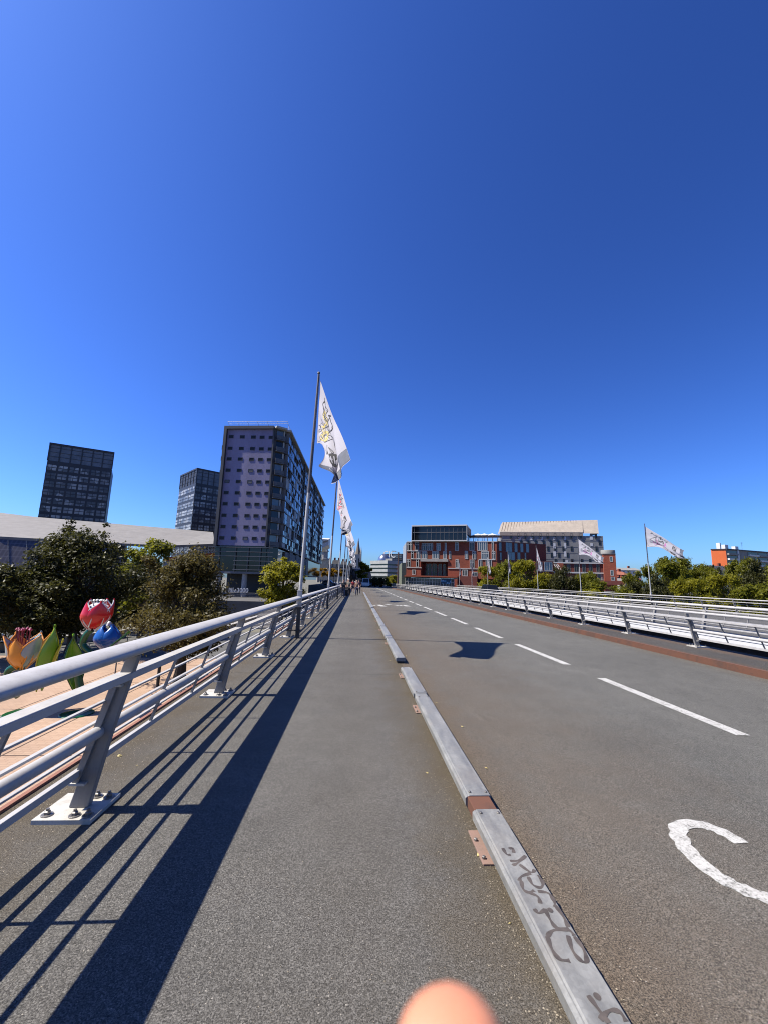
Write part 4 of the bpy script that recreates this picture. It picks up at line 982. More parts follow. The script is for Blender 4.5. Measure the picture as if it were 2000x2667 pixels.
for i, (x0_, x1_, yr_, ye_) in enumerate(((100, 250, 640, 770), (255, 385, 640, 765), (390, 500, 660, 770), (500, 585, 690, 780))):
    Y_ = 330 + 25 * i; a = at(*C4(x0_, ye_), Y_); b = at(*C4(x1_, ye_), Y_); G = Face(a, b); zr_ = at(*C4(x0_, yr_), Y_).z
    H = thing('mansard_building', ('old building with a cream front and dark mansard roof, nearest the lilac block', 'old mansard roofed building, second right from the lilac block', 'old mansard roofed building, third right from the lilac block', 'old mansard roofed building behind the walking people')[i], 'building', group='old buildings at the station square')
    q = MB(); G.box(q, 0, G.L, 0, a.z, -14, 0); obj('wall', q, m_cream, H)
    q = MB(); q.hexa([G.p(-.4, a.z, .5), G.p(G.L + .4, a.z, .5), G.p(G.L + .4, a.z, -14), G.p(-.4, a.z, -14)], [G.p(1, zr_, -3), G.p(G.L - 1, zr_, -3), G.p(G.L - 1, zr_, -11), G.p(1, zr_, -11)]); rf_ = obj('mansard_roof', q, m_mans, H)
    for k in range(6):
        u = G.L * (k + .5) / 6; q = MB(); G.box(q, u - .8, u + .8, a.z + 1, a.z + 3.4, -2.5, .35); obj('dormer', q, m_cream, rf_)
        for lv in (3.5, 7.5): 
            if a.z - lv > 1: window(G, u - .6, u + .6, a.z - lv, a.z - lv + 2.2, H, m_frame, m_glass, .12, .06)
    q = MB(); [G.box(q, G.L * f_, G.L * f_ + 1.5, zr_ - 2, zr_ + 2.2, -8, -6) for f_ in (.25, .75)]; obj('chimneys', q, m_brick, rf_)
q0 = at(*C4(138, 720), 320)
TT = thing('clock_turret', 'small cream stone turret with a domed cap beside the lilac block', 'turret', (q0.x, q0.y, 0)); zz = at(*C4(138, 640), 320).z
q = MB(); q.box(-3.5, 3.5, -3.5, 3.5, 0, zz); obj('shaft', q, m_cream, TT); q = MB(); q.lathe([(4.5, zz), (4.5, zz + 1), (3, zz + 1.2), (3, zz + 6), (3.8, zz + 6.2), (2.6, zz + 8.5), (.3, zz + 12)], n=8); obj('lantern', q, m_conc, TT)
MU = thing('mural_building', 'dark building end covered in black and white drawings behind the walking people', 'building')
ma, mb_ = at(*C4(500, 930), 205), at(*C4(645, 930), 200); FU = Face(ma, mb_)
def drawn():
    t = NT('black_drawing_wall'); a = t.noise(.55, 5, .75); t.base(t.ramp(a, [(.42, (.035, .035, .04)), (.5, (.09, .09, .1)), (.54, (.35, .34, .38)), (.57, (.06, .06, .07))])); t.rough(.8); return t.m
m_drawn = drawn(); q = MB(); zz = FU.uz(*C4(560, 790))[1]; pr = [FU.p(0, 0), FU.p(FU.L, 0)] + [FU.p(FU.L / 2 + FU.L / 2 * math.cos(t), zz - 4 + 4.5 * math.sin(t)) for t in [k * math.pi / 10 for k in range(11)]]
q.prism(pr, FU.n * -10); obj('arched_wall', q, m_drawn, MU)
q = MB(); FU.box(q, FU.L * .35, FU.L * .6, 0, 4.2, -.1, .12); obj('doorway', q, m_black, MU)
# white wing canopy beyond the slab
WC = thing('wing_canopy', 'white curved wing shaped canopy sticking out beyond the lilac slab', 'canopy')
k0 = [at(*C4(x, y), 240) for x, y in ((60, 330), (110, 318), (215, 325))]; k1 = [at(*C4(x, y), 240) for x, y in ((60, 480), (110, 465), (215, 408))]; k2 = [p + Vector((0, 14, 2)) for p in k0]; k3 = [p + Vector((0, 14, -1)) for p in k1]
q = MB(); q.add(k0 + k1 + k2 + k3, [(0, 1, 4, 3), (1, 2, 5, 4), (0, 6, 7, 1), (1, 7, 8, 2), (3, 4, 10, 9), (4, 5, 11, 10), (2, 8, 11, 5), (6, 9, 10, 7), (7, 10, 11, 8), (0, 3, 9, 6)]); obj('shell', q, m_white, WC)
q = MB(); q.prism([k0[0].lerp(k1[0], .25) + Vector((0, -.2, 0)), k0[2].lerp(k1[2], .12) + Vector((0, -.2, 0)), k0[2].lerp(k1[2], .3) + Vector((0, -.2, 0)), k0[0].lerp(k1[0], .5) + Vector((0, -.2, 0))], (0, .15, 0)); obj('soffit_band', q, m_wood, WC)
q = MB(); c_ = k1[0]; q.tube([(c_.x, c_.y + 6, -.1), (c_.x, c_.y + 6, c_.z)], .8, 10); obj('mast', q, m_conc, WC)
# ------------------------------------------------------------------ TREES
def leaf_mat(name, c0, c1, tl=.35):
    t = NT(name); at_ = t.n('ShaderNodeAttribute', attribute_name='tint')
    c = t.mix(at_.outputs['Fac'], c0, c1); t.base(c); t.rough(.5); t.p.inputs['Specular IOR Level'].default_value = .18
    tr = t.n('ShaderNodeBsdfTranslucent'); t.l(t.mix(.5, c, tuple(min(1, q * 2.2) for q in c1)), tr.inputs['Color'])
    mx = t.n('ShaderNodeMixShader'); mx.inputs[0].default_value = tl
    out = t.t.nodes['Material Output']; t.l(t.p.outputs[0], mx.inputs[1]); t.l(tr.outputs[0], mx.inputs[2]); t.l(mx.outputs[0], out.inputs['Surface'])
    return t.m
m_bark = mat('bark', (.09, .07, .05), .9, var=.3, scale=4, bump=.4)
LM = {'dark': leaf_mat('dark_leaves', (.022, .026, .006), (.085, .085, .020), .28), 'olive': leaf_mat('olive_leaves', (.042, .038, .008), (.17, .135, .035), .3),
      'green': leaf_mat('green_leaves', (.055, .066, .006), (.25, .25, .02), .4), 'yellow': leaf_mat('yellow_green_leaves', (.09, .098, .006), (.36, .33, .022), .45),
      'amber': leaf_mat('amber_leaves', (.22, .12, .01), (.5, .28, .02), .4)}
ENV = {'round': lambda t: math.sqrt(max(0, 1 - (2 * t - 1) ** 2)) ** .8, 'cone': lambda t: (1 - t) ** .75 * min(1, .35 + 3 * t), 'tall': lambda t: math.sin(math.pi * min(1, max(0, t)) ** .75) ** .7}
def crown_mesh(name, seed, H, Rr, kind, nleaf, leaf, lobes, m, shoots=0):
    rg = np.random.default_rng(seed); L = []; e = ENV[kind]
    for i in range(lobes):
        t = rg.uniform(.02, .93); a = rg.uniform(0, 2 * math.pi); rad = e(t) * Rr * math.sqrt(rg.uniform(.15, 1.0)) * .78
        L.append((rad * math.cos(a), rad * math.sin(a), t * H, Rr * rg.uniform(.14, .36) * (.55 + .45 * e(t))))
    for i in range(shoots):
        a = rg.uniform(0, 6.28); rad = rg.uniform(0, .55) * Rr; zt_ = rg.uniform(.85, 1.16) * H
        for k in range(5): L.append((rad * math.cos(a) + rg.normal() * .12, rad * math.sin(a) + rg.normal() * .12, zt_ - k * .4, .2 + .09 * k))
    L = np.array(L); w = L[:, 3] ** 2; w /= w.sum()
    nsub = max(50, nleaf // 48); li = rg.choice(len(L), nsub, p=w)
    d = rg.normal(size=(nsub, 3)); d /= np.linalg.norm(d, axis=1)[:, None]; d[:, 2] = np.where(d[:, 2] < -.3, -d[:, 2] * .6, d[:, 2])
    sub = L[li, :3] + d * (L[li, 3] * rg.uniform(.55, 1.12, nsub))[:, None]
    stint = rg.beta(2, 2.6, nsub)
    si = rg.integers(0, nsub, nleaf); cr = (L[li[si], 3] * .20 + .11)[:, None]
    c = sub[si] + rg.normal(size=(nleaf, 3)) * cr * np.array([1, 1, .75])
    nrm = d[si] * .55 + rg.normal(size=(nleaf, 3)) * .62 + np.array([0, 0, .45]); nrm /= np.linalg.norm(nrm, axis=1)[:, None]
    ax = np.cross(nrm, rg.normal(size=(nleaf, 3))); ax /= np.linalg.norm(ax, axis=1)[:, None]; bx = np.cross(nrm, ax)
    sz = leaf * rg.uniform(.6, 1.4, nleaf)[:, None]
    v = np.stack([c - ax * sz, c + bx * sz * .45 - nrm * sz * .12, c + ax * sz, c - bx * sz * .45 - nrm * sz * .12], 1).reshape(-1, 3)
    me = bpy.data.meshes.new(name); me.vertices.add(len(v)); me.vertices.foreach_set('co', v.astype(np.float32).ravel())
    me.loops.add(4 * nleaf); me.loops.foreach_set('vertex_index', np.arange(4 * nleaf, dtype=np.int32))
    me.polygons.add(nleaf); me.polygons.foreach_set('loop_start', np.arange(0, 4 * nleaf, 4, dtype=np.int32)); me.polygons.foreach_set('loop_total', np.full(nleaf, 4, dtype=np.int32))
    at_ = me.attributes.new('tint', 'FLOAT', 'POINT'); tv = np.clip(stint[si] + rg.normal(size=nleaf) * .16, 0, 1); at_.data.foreach_set('value', np.repeat(tv, 4).astype(np.float32))
    me.materials.append(m); me.update(); me.validate()
    return me, L
def trunk_mesh(seed, L, h0, r, H):
    rg = random.Random(seed); mb = MB()
    mb.tube([(0, 0, 0), (r * .2, 0, h0 * .5), (0, r * .2, h0), (.1, 0, h0 + H * .35), (.05, 0, h0 + H * .7)], [r * 1.3, r, r * .85, r * .5, r * .2], 9)
    for q in sorted(L[:40:2], key=lambda q: -q[3])[:14]:
        p0 = Vector((0, 0, h0 + min(H * .5, q[2] * .45))); p1 = Vector((q[0], q[1], q[2] + h0)); mid = p0.lerp(p1, .5) + Vector((0, 0, -.1 * H * .3))
        mb.tube([p0, mid, p1], [r * .4, r * .25, r * .08], 6)
    return mb.mesh('trunk', m_bark)
def tree(label, x, y, zb, h_crown0, H, Rr, kind, nleaf, leaf, lobes, lm, seed, shoots=0, group=None, name='tree', cat='tree'):
    T = thing(name, label, cat, (x, y, zb), group=group)
    me, L = crown_mesh('crown', seed, H, Rr, kind, nleaf, leaf, lobes, LM[lm], shoots)
    link('trunk', trunk_mesh(seed, L, h_crown0, max(.1, Rr * .07), H), T); link('crown', me, T, (0, 0, h_crown0))
    return T
def pxtree(label, cx, top, bot, wpx, Y, kind, nleaf, leaf, lobes, lm, seed, shoots=0, zb=GZ, **k):
    c = at(cx, (top + bot) / 2, Y); zt_ = at(cx, top, Y).z; z0_ = max(zb + .6, at(cx, bot, Y).z); rr_ = wpx / 2 / 1080 * Y
    return tree(label, c.x, c.y, zb, z0_ - zb, zt_ - z0_, rr_, kind, nleaf, leaf, lobes, lm, seed, shoots, **k)
gl = 'trees along the plaza'
pxtree('tall dark leafy tree with spiky top shoots, behind the red flower sculpture', 208, 1392, 1655, 300, 44, 'tall', 34000, .17, 58, 'dark', 4, 7, group=gl)
pxtree('dark broad tree at the left edge, behind the orange flower sculpture', 62, 1485, 1665, 290, 40, 'round', 26000, .16, 40, 'dark', 8, 2, group=gl)
pxtree('yellowish green tree between the spiky dark tree and the olive tree', 385, 1408, 1600, 200, 55, 'tall', 16000, .2, 36, 'green', 15, 2, group=gl)
pxtree('olive brown cone shaped tree close to the railing', 486, 1446, 1705, 350, 33, 'cone', 30000, .12, 60, 'olive', 21, 3, group=gl)
pxtree('small bright green tree behind the nearest flagpole foot', 738, 1470, 1580, 125, 62, 'round', 12000, .2, 30, 'yellow', 31, 2, group=gl)
pxtree('dark tree cut off by the left edge of the view', -60, 1500, 1650, 180, 46, 'round', 9000, .2, 26, 'dark', 36, group=gl)
pxtree('dark shadowed tree low behind the spiky tree', 300, 1530, 1660, 200, 60, 'round', 9000, .24, 26, 'dark', 37, group=gl)
gr = 'park trees beyond the far railing'
protos = {}
def parktree(label, cx, top, wpx, Y, lm, seed, kind='round'):
    key = (lm, seed % 2, kind)
    zt_ = at(cx, top, Y).z; rr_ = wpx / 2 / 1080 * Y; c = at(cx, 1520, Y)
    if key not in protos:
        me, L = crown_mesh('crown', 100 + seed, 9.0, 4.6, kind, 15000, .23, 40, LM[lm], 0)
        protos[key] = (me, trunk_mesh(seed, L, 2.5, .3, 9.0))
    me, tr = protos[key]; s_ = (zt_ - GZ) / 11.5
    T = thing('tree', label, 'tree', (c.x, c.y, GZ), rz=seed * 1.7, group=gr)
    a = link('trunk', tr, T); b = link('crown', me, T, (0, 0, 2.5 * s_)); sx = rr_ / 4.6; a.scale = (sx, sx, s_); b.scale = (sx, sx, s_)
    return T
PT = [('broad yellow green tree right of the brick building entrance', 1272, 1478, 75, 112, 'yellow', 1), ('tall green tree in front of the shaded brick wing', 1322, 1460, 80, 100, 'green', 2),
      ('pale yellow green tree under the third flag from the right', 1362, 1462, 95, 88, 'yellow', 3), ('small yellow green tree left of the outside stair', 1418, 1494, 70, 92, 'yellow', 4),
      ('dark green tree in front of the low brick wing', 1468, 1480, 80, 86, 'dark', 5), ('rounded green tree right of the dark one, below the low wing', 1528, 1490, 80, 84, 'green', 6),
      ('low dark bush tree before the narrow brick tower', 1580, 1516, 110, 72, 'green', 7), ('low yellow green tree right of the second pole from the right', 1545, 1535, 90, 66, 'yellow', 8),
      ('loose green tree left of the rightmost flagpole', 1668, 1478, 85, 80, 'green', 9), ('tallest park tree just right of the rightmost flagpole', 1752, 1447, 110, 70, 'green', 10),
      ('wide green tree right of the tallest park tree', 1815, 1468, 105, 76, 'green', 12), ('dark green tree behind the wide park trees', 1850, 1474, 90, 100, 'dark', 11),
      ('bright low tree in front of the orange gable', 1880, 1500, 110, 58, 'yellow', 13), ('tall narrow tree before the grey balconies', 1938, 1454, 85, 72, 'green', 14),
      ('dark tree at the right edge before the grey balconies', 1990, 1462, 90, 66, 'dark', 15), ('green tree cut off by the right edge of the view', 2060, 1470, 140, 60, 'green', 16),
      ('brownish low tree between the tiled houses and the rightmost pole', 1635, 1518, 90, 75, 'dark', 17), ('dark low tree behind the rightmost flagpole foot', 1725, 1500, 90, 62, 'dark', 19),
      ('pale low tree beneath the tallest park tree', 1790, 1512, 110, 52, 'yellow', 21), ('dark low tree at the right edge near the railing', 1975, 1520, 130, 54, 'green', 18)]
for p in PT: parktree(*p)
pxtree('rounded green street tree at the end of the pavement', 950, 1466, 1512, 42, 175, 'round', 7000, .34, 24, 'green', 51, zb=0, group='street trees')
for i, cx in enumerate((843, 856, 870, 884)):
    pxtree(f'amber autumn street tree, {("leftmost of the row", "second of the row", "third of the row", "rightmost of the row")[i]} before the old buildings', cx, 1481 + (i % 2), 1502, 20, 235, 'round', 2200, .4, 12, 'amber', 60 + i, zb=0, group='street trees')
for lab, cx, top, w_, Y_, lm in (('dark rounded shrub at the end of the carriageway', 985, 1506, 42, 118, 'dark'), ('yellow green shrub left of the street lamp', 1018, 1500, 40, 126, 'yellow'), ('dark green shrub under the street tree', 960, 1510, 30, 128, 'dark')):
    c = at(cx, 1525, Y_); z1 = at(cx, top, Y_).z; T = thing('shrub', lab, 'shrub', (c.x, c.y, -.1), group='street end shrubs')
    me, L = crown_mesh('foliage', 70 + cx, z1, w_ / 2160 * Y_, 'round', 4500, .2, 22, LM[lm]); link('foliage', me, T, (0, 0, .1)); link('stem', trunk_mesh(5, L, .3, .08, z1), T)
# ------------------------------------------------------------------ FLOWER SCULPTURES (plain generic stand-ins)
def gloss(name, c): return mat(name, c, .22, var=.08, scale=2)
m_sred, m_sor, m_sgr, m_sgr2, m_sbl, m_swh, m_sye = gloss('red_lacquer', (.7, .012, .02)), gloss('orange_lacquer', (.95, .36, .04)), gloss('dark_green_lacquer', (.012, .10, .03)), gloss('lime_lacquer', (.22, .46, .02)), gloss('blue_lacquer', (.02, .13, .5)), gloss('white_lacquer', (.75, .74, .72)), gloss('yellow_lacquer', (.6, .55, .03))
def petal(name, c, ang, w, h, prof, m, parent, tip=1.0, rim=None, lean=Vector((0, 0, 0)), twist=0):
    """curved petal or leaf: prof(s) gives the distance from the axis, w the half width angle"""
    ns, nt = 14, 10; mb = MB(); c = Vector(c); vs = []; ed = []
    for i in range(ns + 1):
        s_ = i / ns; ww = w * (math.sin(math.pi * min(1, s_ * .86 + .10)) ** .7) * (1 - (s_ ** 6) * tip)
        for j in range(nt + 1):
            t_ = 2 * j / nt - 1; a = ang + ww * t_ + twist * s_; r_ = prof(s_) * (1 - .08 * t_ * t_)
            vs.append(c + Vector((r_ * math.cos(a), r_ * math.sin(a), h * s_ - .05 * h * t_ * t_)) + lean * s_)
    mb.add(vs, [(i*(nt+1)+j, i*(nt+1)+j+1, (i+1)*(nt+1)+j+1, (i+1)*(nt+1)+j) for i in range(ns) for j in range(nt)])
    o = obj(name, mb, m, parent, smooth=True); s2 = o.modifiers.new('thickness', 'SOLIDIFY'); s2.thickness = .07
    if rim:
        ring = [vs[i*(nt+1)] for i in range(ns+1)] + [vs[i*(nt+1)+nt] for i in range(ns, -1, -1)]
        q = MB(); q.tube(ring, .035, 6); obj('rim', q, rim, o, smooth=True)
    return o
def cup(r, flare=.0): return lambda s: .10 + r * (math.sin(min(1, .12 + s * 1.75) * math.pi / 2)) * (1 - .16 * s * s) + flare * s ** 3
def stemp(name, pts, r, parent, m):
    q = MB(); q.tube(smooth_pts(pts, 5), r, 10); return obj(name, q, m, parent, smooth=True)
ysc = 25.5
def spt(px, py, Y): return at(px, py, Y)
b = at(205, 1798, ysc); zb = GZ
SR = thing('flower_sculpture', 'tall red tulip sculpture on a bent green stem, with a blue bud at its side', 'sculpture', (b.x, b.y, zb), group='giant painted flower sculptures')
def loc(px, py, dy=0): return at(px, py, ysc + dy) - Vector((b.x, b.y, zb))
fc = loc(243, 1636); ft_ = loc(252, 1563); fh = ft_.z - fc.z; fr_ = 31 / 1080 * ysc
ln = Vector((.25, 0, 0))
for k, a in enumerate((-1.57 - .75, -1.57 + .55, 3.0, .45, 1.6)):
    petal('petal', fc, a, 1.0, fh * (1.0 if k < 2 else 1.06), cup(fr_, -.05), m_sred, SR, 1, m_swh, ln)
q = MB(); q.lathe([(fr_ * .7, fh * .55), (fr_ * .72, fh * .78), (fr_ * .3, fh * .92)], fc + ln * .6, 14)
rg = random.Random(2)
for k in range(16): a = rg.uniform(0, 6.28); rr = rg.uniform(.1, .62) * fr_; p = fc + ln * .8 + Vector((rr * math.cos(a), rr * math.sin(a), fh * .75)); q.tube([p, p + Vector((0, 0, fh * .22))], .03, 5); q.lathe([(.02, 0), (.07, .05), (.02, .1)], p + Vector((0, 0, fh * .22)), 6)
obj('stamens', q, m_swh, SR, smooth=True)
stemp('stem', [loc(240, 1640), loc(225, 1655), loc(218, 1680), loc(245, 1705), loc(265, 1712)], .17, SR, m_sgr)
stemp('lower_stem', [loc(268, 1712), loc(225, 1720), loc(205, 1750), loc(212, 1800)], .2, SR, m_sgr)
petal('leaf', loc(205, 1795), 2.4, .9, loc(165, 1650).z - loc(205, 1795).z, lambda s: .35 + .35 * math.sin(s * 3.0), m_sgr2, SR, 1, m_sgr, Vector((-.55, 0, 0)))
petal('leaf', loc(232, 1725), .4, .8, 1.7, lambda s: .3 + .35 * s, m_sgr2, SR, 1, m_sgr, Vector((1.3, 0, 0)))
bc = loc(277, 1690, 1.5); br_ = 30 / 1080 * ysc
for a in (-2.2, -.6, 1.2, 2.8): petal('bud_petal', bc, a, 1.15, (1690 - 1628) / 1080 * ysc, cup(br_, -.45), m_sbl, SR, .9)
q = MB(); q.lathe([(.16, 1.35), (.12, 1.55), (.03, 1.62)], bc, 8); obj('bud_tip', q, m_swh, SR, smooth=True)
q = MB(); q.lathe([(.85, 0), (.8, .05), (.5, .09)], (loc(210, 1800).x, 0, 0), 16); obj('base', q, m_sgr, SR)
b2 = at(72, 1812, ysc); b = b2
SO = thing('flower_sculpture', 'squat orange tulip sculpture with a tall lime leaf, at the left edge', 'sculpture', (b2.x, b2.y, zb), group='giant painted flower sculptures')
fc = loc(58, 1737); fh = (1737 - 1668) / 1080 * ysc; fr_ = 36 / 1080 * ysc
m_spb = gloss('pale_blue_lacquer', (.36, .47, .5))
for k, (a, m) in enumerate(((-1.57, m_sor), (-1.57 - 1.2, m_spb), (-1.57 + 1.2, m_spb), (2.7, m_sor), (.45, m_sor), (1.57, m_spb))):
    petal('petal', fc, a, .82, fh * (1 if k == 0 else 1.12), cup(fr_ * .82, .45 if k else .1), m, SO, 1, m_sor)
q = MB()
for k in range(12): a = rg.uniform(0, 6.28); rr = rg.uniform(.1, .65) * fr_; p = fc + Vector((rr * math.cos(a), rr * math.sin(a), fh * .7)); q.tube([p, p + Vector((0, 0, fh * .5))], .03, 5); q.lathe([(.02, 0), (.1, .08), (.02, .17)], p + Vector((0, 0, fh * .5)), 8)
obj('stamens', q, gloss('crimson_lacquer', (.3, .02, .06)), SO, smooth=True)
stemp('stem', [loc(60, 1737), loc(38, 1738), loc(22, 1752), loc(24, 1790), loc(50, 1812)], .19, SO, m_sgr)
petal('tall_leaf', loc(98, 1790), -.6, .85, (1790 - 1645) / 1080 * ysc, lambda s: .35 + .35 * math.sin(s * 2.6), m_sgr2, SO, 1, m_sye, Vector((.1, .2, 0)))
petal('leaf', loc(118, 1770), .2, .7, 2.2, lambda s: .15 + .3 * s, m_sye, SO, 1, None, Vector((.2, 0, 0)))
q = MB(); q.lathe([(1.0, 0), (.95, .05), (.5, .09)], (0, 0, 0), 16); obj('base', q, m_sgr, SO)
# ------------------------------------------------------------------ PEOPLE
def skin_mesh(name, vs, es, rs, m, root=0, sub=1, smooth=True):
    me = bpy.data.meshes.new(name); me.from_pydata([tuple(v) for v in vs], es, []); o = bpy.data.objects.new(name, me); COL.objects.link(o)
    md = o.modifiers.new('skin', 'SKIN'); md.use_smooth_shade = smooth
    sv = me.skin_vertices[0].data
    for i, r_ in enumerate(rs):
        sv[i].radius = r_ if isinstance(r_, tuple) else (r_, r_); sv[i].use_root = (i == root)
    if sub: s2 = o.modifiers.new('sub', 'SUBSURF'); s2.levels = sub; s2.render_levels = sub
    dg = bpy.context.evaluated_depsgraph_get(); dg.update(); out = bpy.data.meshes.new_from_object(o.evaluated_get(dg)); out.name = name
    bpy.data.objects.remove(o); bpy.data.meshes.remove(me); out.materials.clear(); out.materials.append(m)
    return out
m_skin = mat('skin', (.5, .28, .19), .55, var=.06)
CM = {}
def cloth(c):
    if c not in CM: CM[c] = mat('fabric', c, .85, var=.2, scale=9)
    return CM[c]
def person(label, x, y, z, h, rz, shirt, legs, hair, step=.22, arm=.1, shorts=False, bag=None, sit=False, group='people walking on the bridge', phase=1):
    T = thing('person', label, 'person', (x, y, z), rz, group); k = h / 1.75; st = step * phase
    # faces -Y at rz 0
    J = {'pel': (0, 0, .96), 'spi': (0, 0, 1.14), 'che': (0, -.01, 1.34), 'nek': (0, 0, 1.5), 'hd0': (0, -.015, 1.59), 'hd1': (0, -.01, 1.70)}
    for s_, n_ in ((-1, 'L'), (1, 'R')):
        f = st * s_
        J['sh' + n_] = (s_ * .17, 0, 1.42); J['el' + n_] = (s_ * .24, f * .5 + .03, 1.16); J['wr' + n_] = (s_ * .235, f * .9 - arm, .95); J['ha' + n_] = (s_ * .23, f * 1.0 - arm * 1.3, .86)
        J['hi' + n_] = (s_ * .09, 0, .9); J['kn' + n_] = (s_ * .10, -f * .75 - .02, .5); J['an' + n_] = (s_ * .10, -f * 1.35 + .03, .09 + (.05 if f < 0 else 0)); J['to' + n_] = (s_ * .11, -f * 1.35 - .13, .035)
    rad = {'pel': (.15, .11), 'spi': (.135, .10), 'che': (.165, .11), 'nek': .055, 'hd0': (.072, .085), 'hd1': (.072, .088)}
    for n_ in 'LR': rad.update({'sh' + n_: .058, 'el' + n_: .043, 'wr' + n_: .031, 'ha' + n_: (.04, .024), 'hi' + n_: .088, 'kn' + n_: .058, 'an' + n_: .04, 'to' + n_: .034})
    keys = list(J); E_ = [('pel', 'spi'), ('spi', 'che'), ('che', 'nek'), ('nek', 'hd0'), ('hd0', 'hd1')]
    for n_ in 'LR': E_ += [('che', 'sh' + n_), ('sh' + n_, 'el' + n_), ('el' + n_, 'wr' + n_), ('wr' + n_, 'ha' + n_), ('pel', 'hi' + n_), ('hi' + n_, 'kn' + n_), ('kn' + n_, 'an' + n_), ('an' + n_, 'to' + n_)]
    def piece(nm, ks, grow, m, cut=None):
        vs = [Vector(J[q]) * k for q in ks]; ix = {q: i for i, q in enumerate(ks)}
        if cut:
            for a, b_, f_ in cut: vs[ix[b_]] = Vector(J[a]).lerp(Vector(J[b_]), f_) * k
        es = [(ix[a], ix[b_]) for a, b_ in E_ if a in ix and b_ in ix]
        rs = [tuple((r_ if isinstance(r_, tuple) else (r_, r_))[i] * k + grow for i in (0, 1)) for r_ in (rad[q] for q in ks)]
        return link(nm, skin_mesh(nm, vs, es, rs, m), T)
    piece('body', keys, 0, m_skin)
    piece('shirt', ['pel', 'spi', 'che', 'shL', 'elL', 'shR', 'elR'], .018, cloth(shirt), [('shL', 'elL', .75), ('shR', 'elR', .75)])
    lk = ['pel', 'hiL', 'knL', 'hiR', 'knR'] + ([] if shorts else ['anL', 'anR'])
    piece('shorts' if shorts else 'trousers', lk, .016, cloth(legs))
    for n_ in 'LR':
        piece('shoe', ['an' + n_, 'to' + n_], .016, cloth((.04, .035, .03)), None)
    q = MB(); c_ = Vector((0, .015, 1.665)) * k; q.lathe([(.062, -.03), (.093, .0), (.09, .05), (.06, .09), (.01, .105)], c_, 12); obj('hair', q, cloth(hair), T, smooth=True)
    q = MB(); q.lathe([(.004, -.02), (.012, 0), (.004, .02)], Vector((0, -.105, 1.635)) * k, 6); obj('nose', q, m_skin, T)
    if bag:
        q = MB(); q.box(-.15 * k, .15 * k, bag[1] * .12 * k, bag[1] * .26 * k if bag[1] > 0 else bag[1] * .28 * k, 1.0 * k, 1.45 * k) if bag[1] > 0 else q.box(-.16 * k, .16 * k, -.26 * k, -.13 * k, .98 * k, 1.3 * k); obj('backpack' if bag[1] > 0 else 'chest_bag', q, cloth(bag[0]), T, bevel=.03)
    return T
person('person in a black top carrying a bag, leftmost of the walkers by the railing', -1.25, 40.4, 0, 1.74, .05, (.02, .02, .022), (.10, .11, .15), (.03, .015, .01), bag=((.03, .03, .03), -1))
person('person in a khaki shirt and dark trousers beside a dark suitcase', -.82, 44.6, 0, 1.80, -.1, (.26, .23, .17), (.025, .025, .03), (.4, .36, .3), phase=-1)
person('person in a red top and shorts behind the khaki shirted walker', -.5, 58, 0, 1.72, .1, (.5, .03, .04), (.05, .03, .04), (.05, .03, .02), shorts=True)
person('person in a tan top and navy trousers with one pale leg stripe, rightmost walker', .02, 47.4, 0, 1.68, 0, (.38, .22, .14), (.03, .035, .09), (.35, .28, .2), phase=-1)
person('person in a maroon jacket walking behind the rightmost walker', .28, 52.5, 0, 1.75, .1, (.14, .03, .05), (.06, .05, .06), (.03, .02, .02))
person('person in a white cap and dark clothes behind the leftmost walker', -1.0, 47.5, 0, 1.86, .1, (.03, .03, .04), (.03, .03, .035), (.7, .7, .68))
person('person in a white shirt far up the pavement', -.15, 74, 0, 1.76, .2, (.65, .65, .66), (.08, .08, .1), (.05, .04, .03))
SC = thing('suitcase', 'dark wheeled suitcase pulled behind the walkers on the pavement', 'suitcase', (-1.12, 44.2, 0)); q = MB(); q.box(-.25, .25, -.14, .14, .06, .72); obj('case', q, cloth((.015, .015, .017)), SC, bevel=.04); q = MB(); q.tube([(-.12, .1, .7), (-.12, .12, 1.0), (.12, .12, 1.0), (.12, .1, .7)], .012, 6); obj('handle', q, m_grey_md, SC)
for sx in (-.2, .2): q = MB(); q.tube([(sx - .02, .0, .03), (sx + .02, 0, .03)], .03, 8); obj('wheel', q, m_black, SC)
pl = [('person in dark clothes standing on the plaza below the railing', 610, 1728, (.03, .03, .035), (.04, .04, .05)), ('person in a white top walking on the plaza near the stairs', 707, 1598, (.6, .6, .6), (.1, .1, .13)),
      ('person in a red top on the plaza near the stairs', 718, 1594, (.4, .05, .05), (.04, .04, .06)), ('person in a black top on the plaza, left of the one in red', 724, 1590, (.03, .03, .03), (.12, .12, .14))]
for lab, px_, py_, sh_, lg_ in pl:
    g_ = ground(px_, py_, GZ + 1.65); person(lab, g_.x, g_.y, GZ, 1.74, random.uniform(0, 6), sh_, lg_, (.03, .02, .02), group='people on the plaza')
cw = [(0.5, .5, .5), (.05, .05, .07), (.4, .1, .08), (.6, .58, .5), (.07, .1, .2), (.55, .55, .58), (.1, .1, .1), (.5, .3, .15)]
for i in range(8):
    g_ = at(836 + i * 5.5, 1524, 138 + (i % 3) * 6)
    person(f'person in the crowd under the amber trees, {["first","second","third","fourth","fifth","sixth","seventh","eighth"][i]} from the left', g_.x, g_.y, -.03, 1.72, random.uniform(0, 6), cw[i], cw[(i + 3) % 8], (.04, .03, .02) if i % 2 else (.5, .5, .48), group='crowd at the street end')
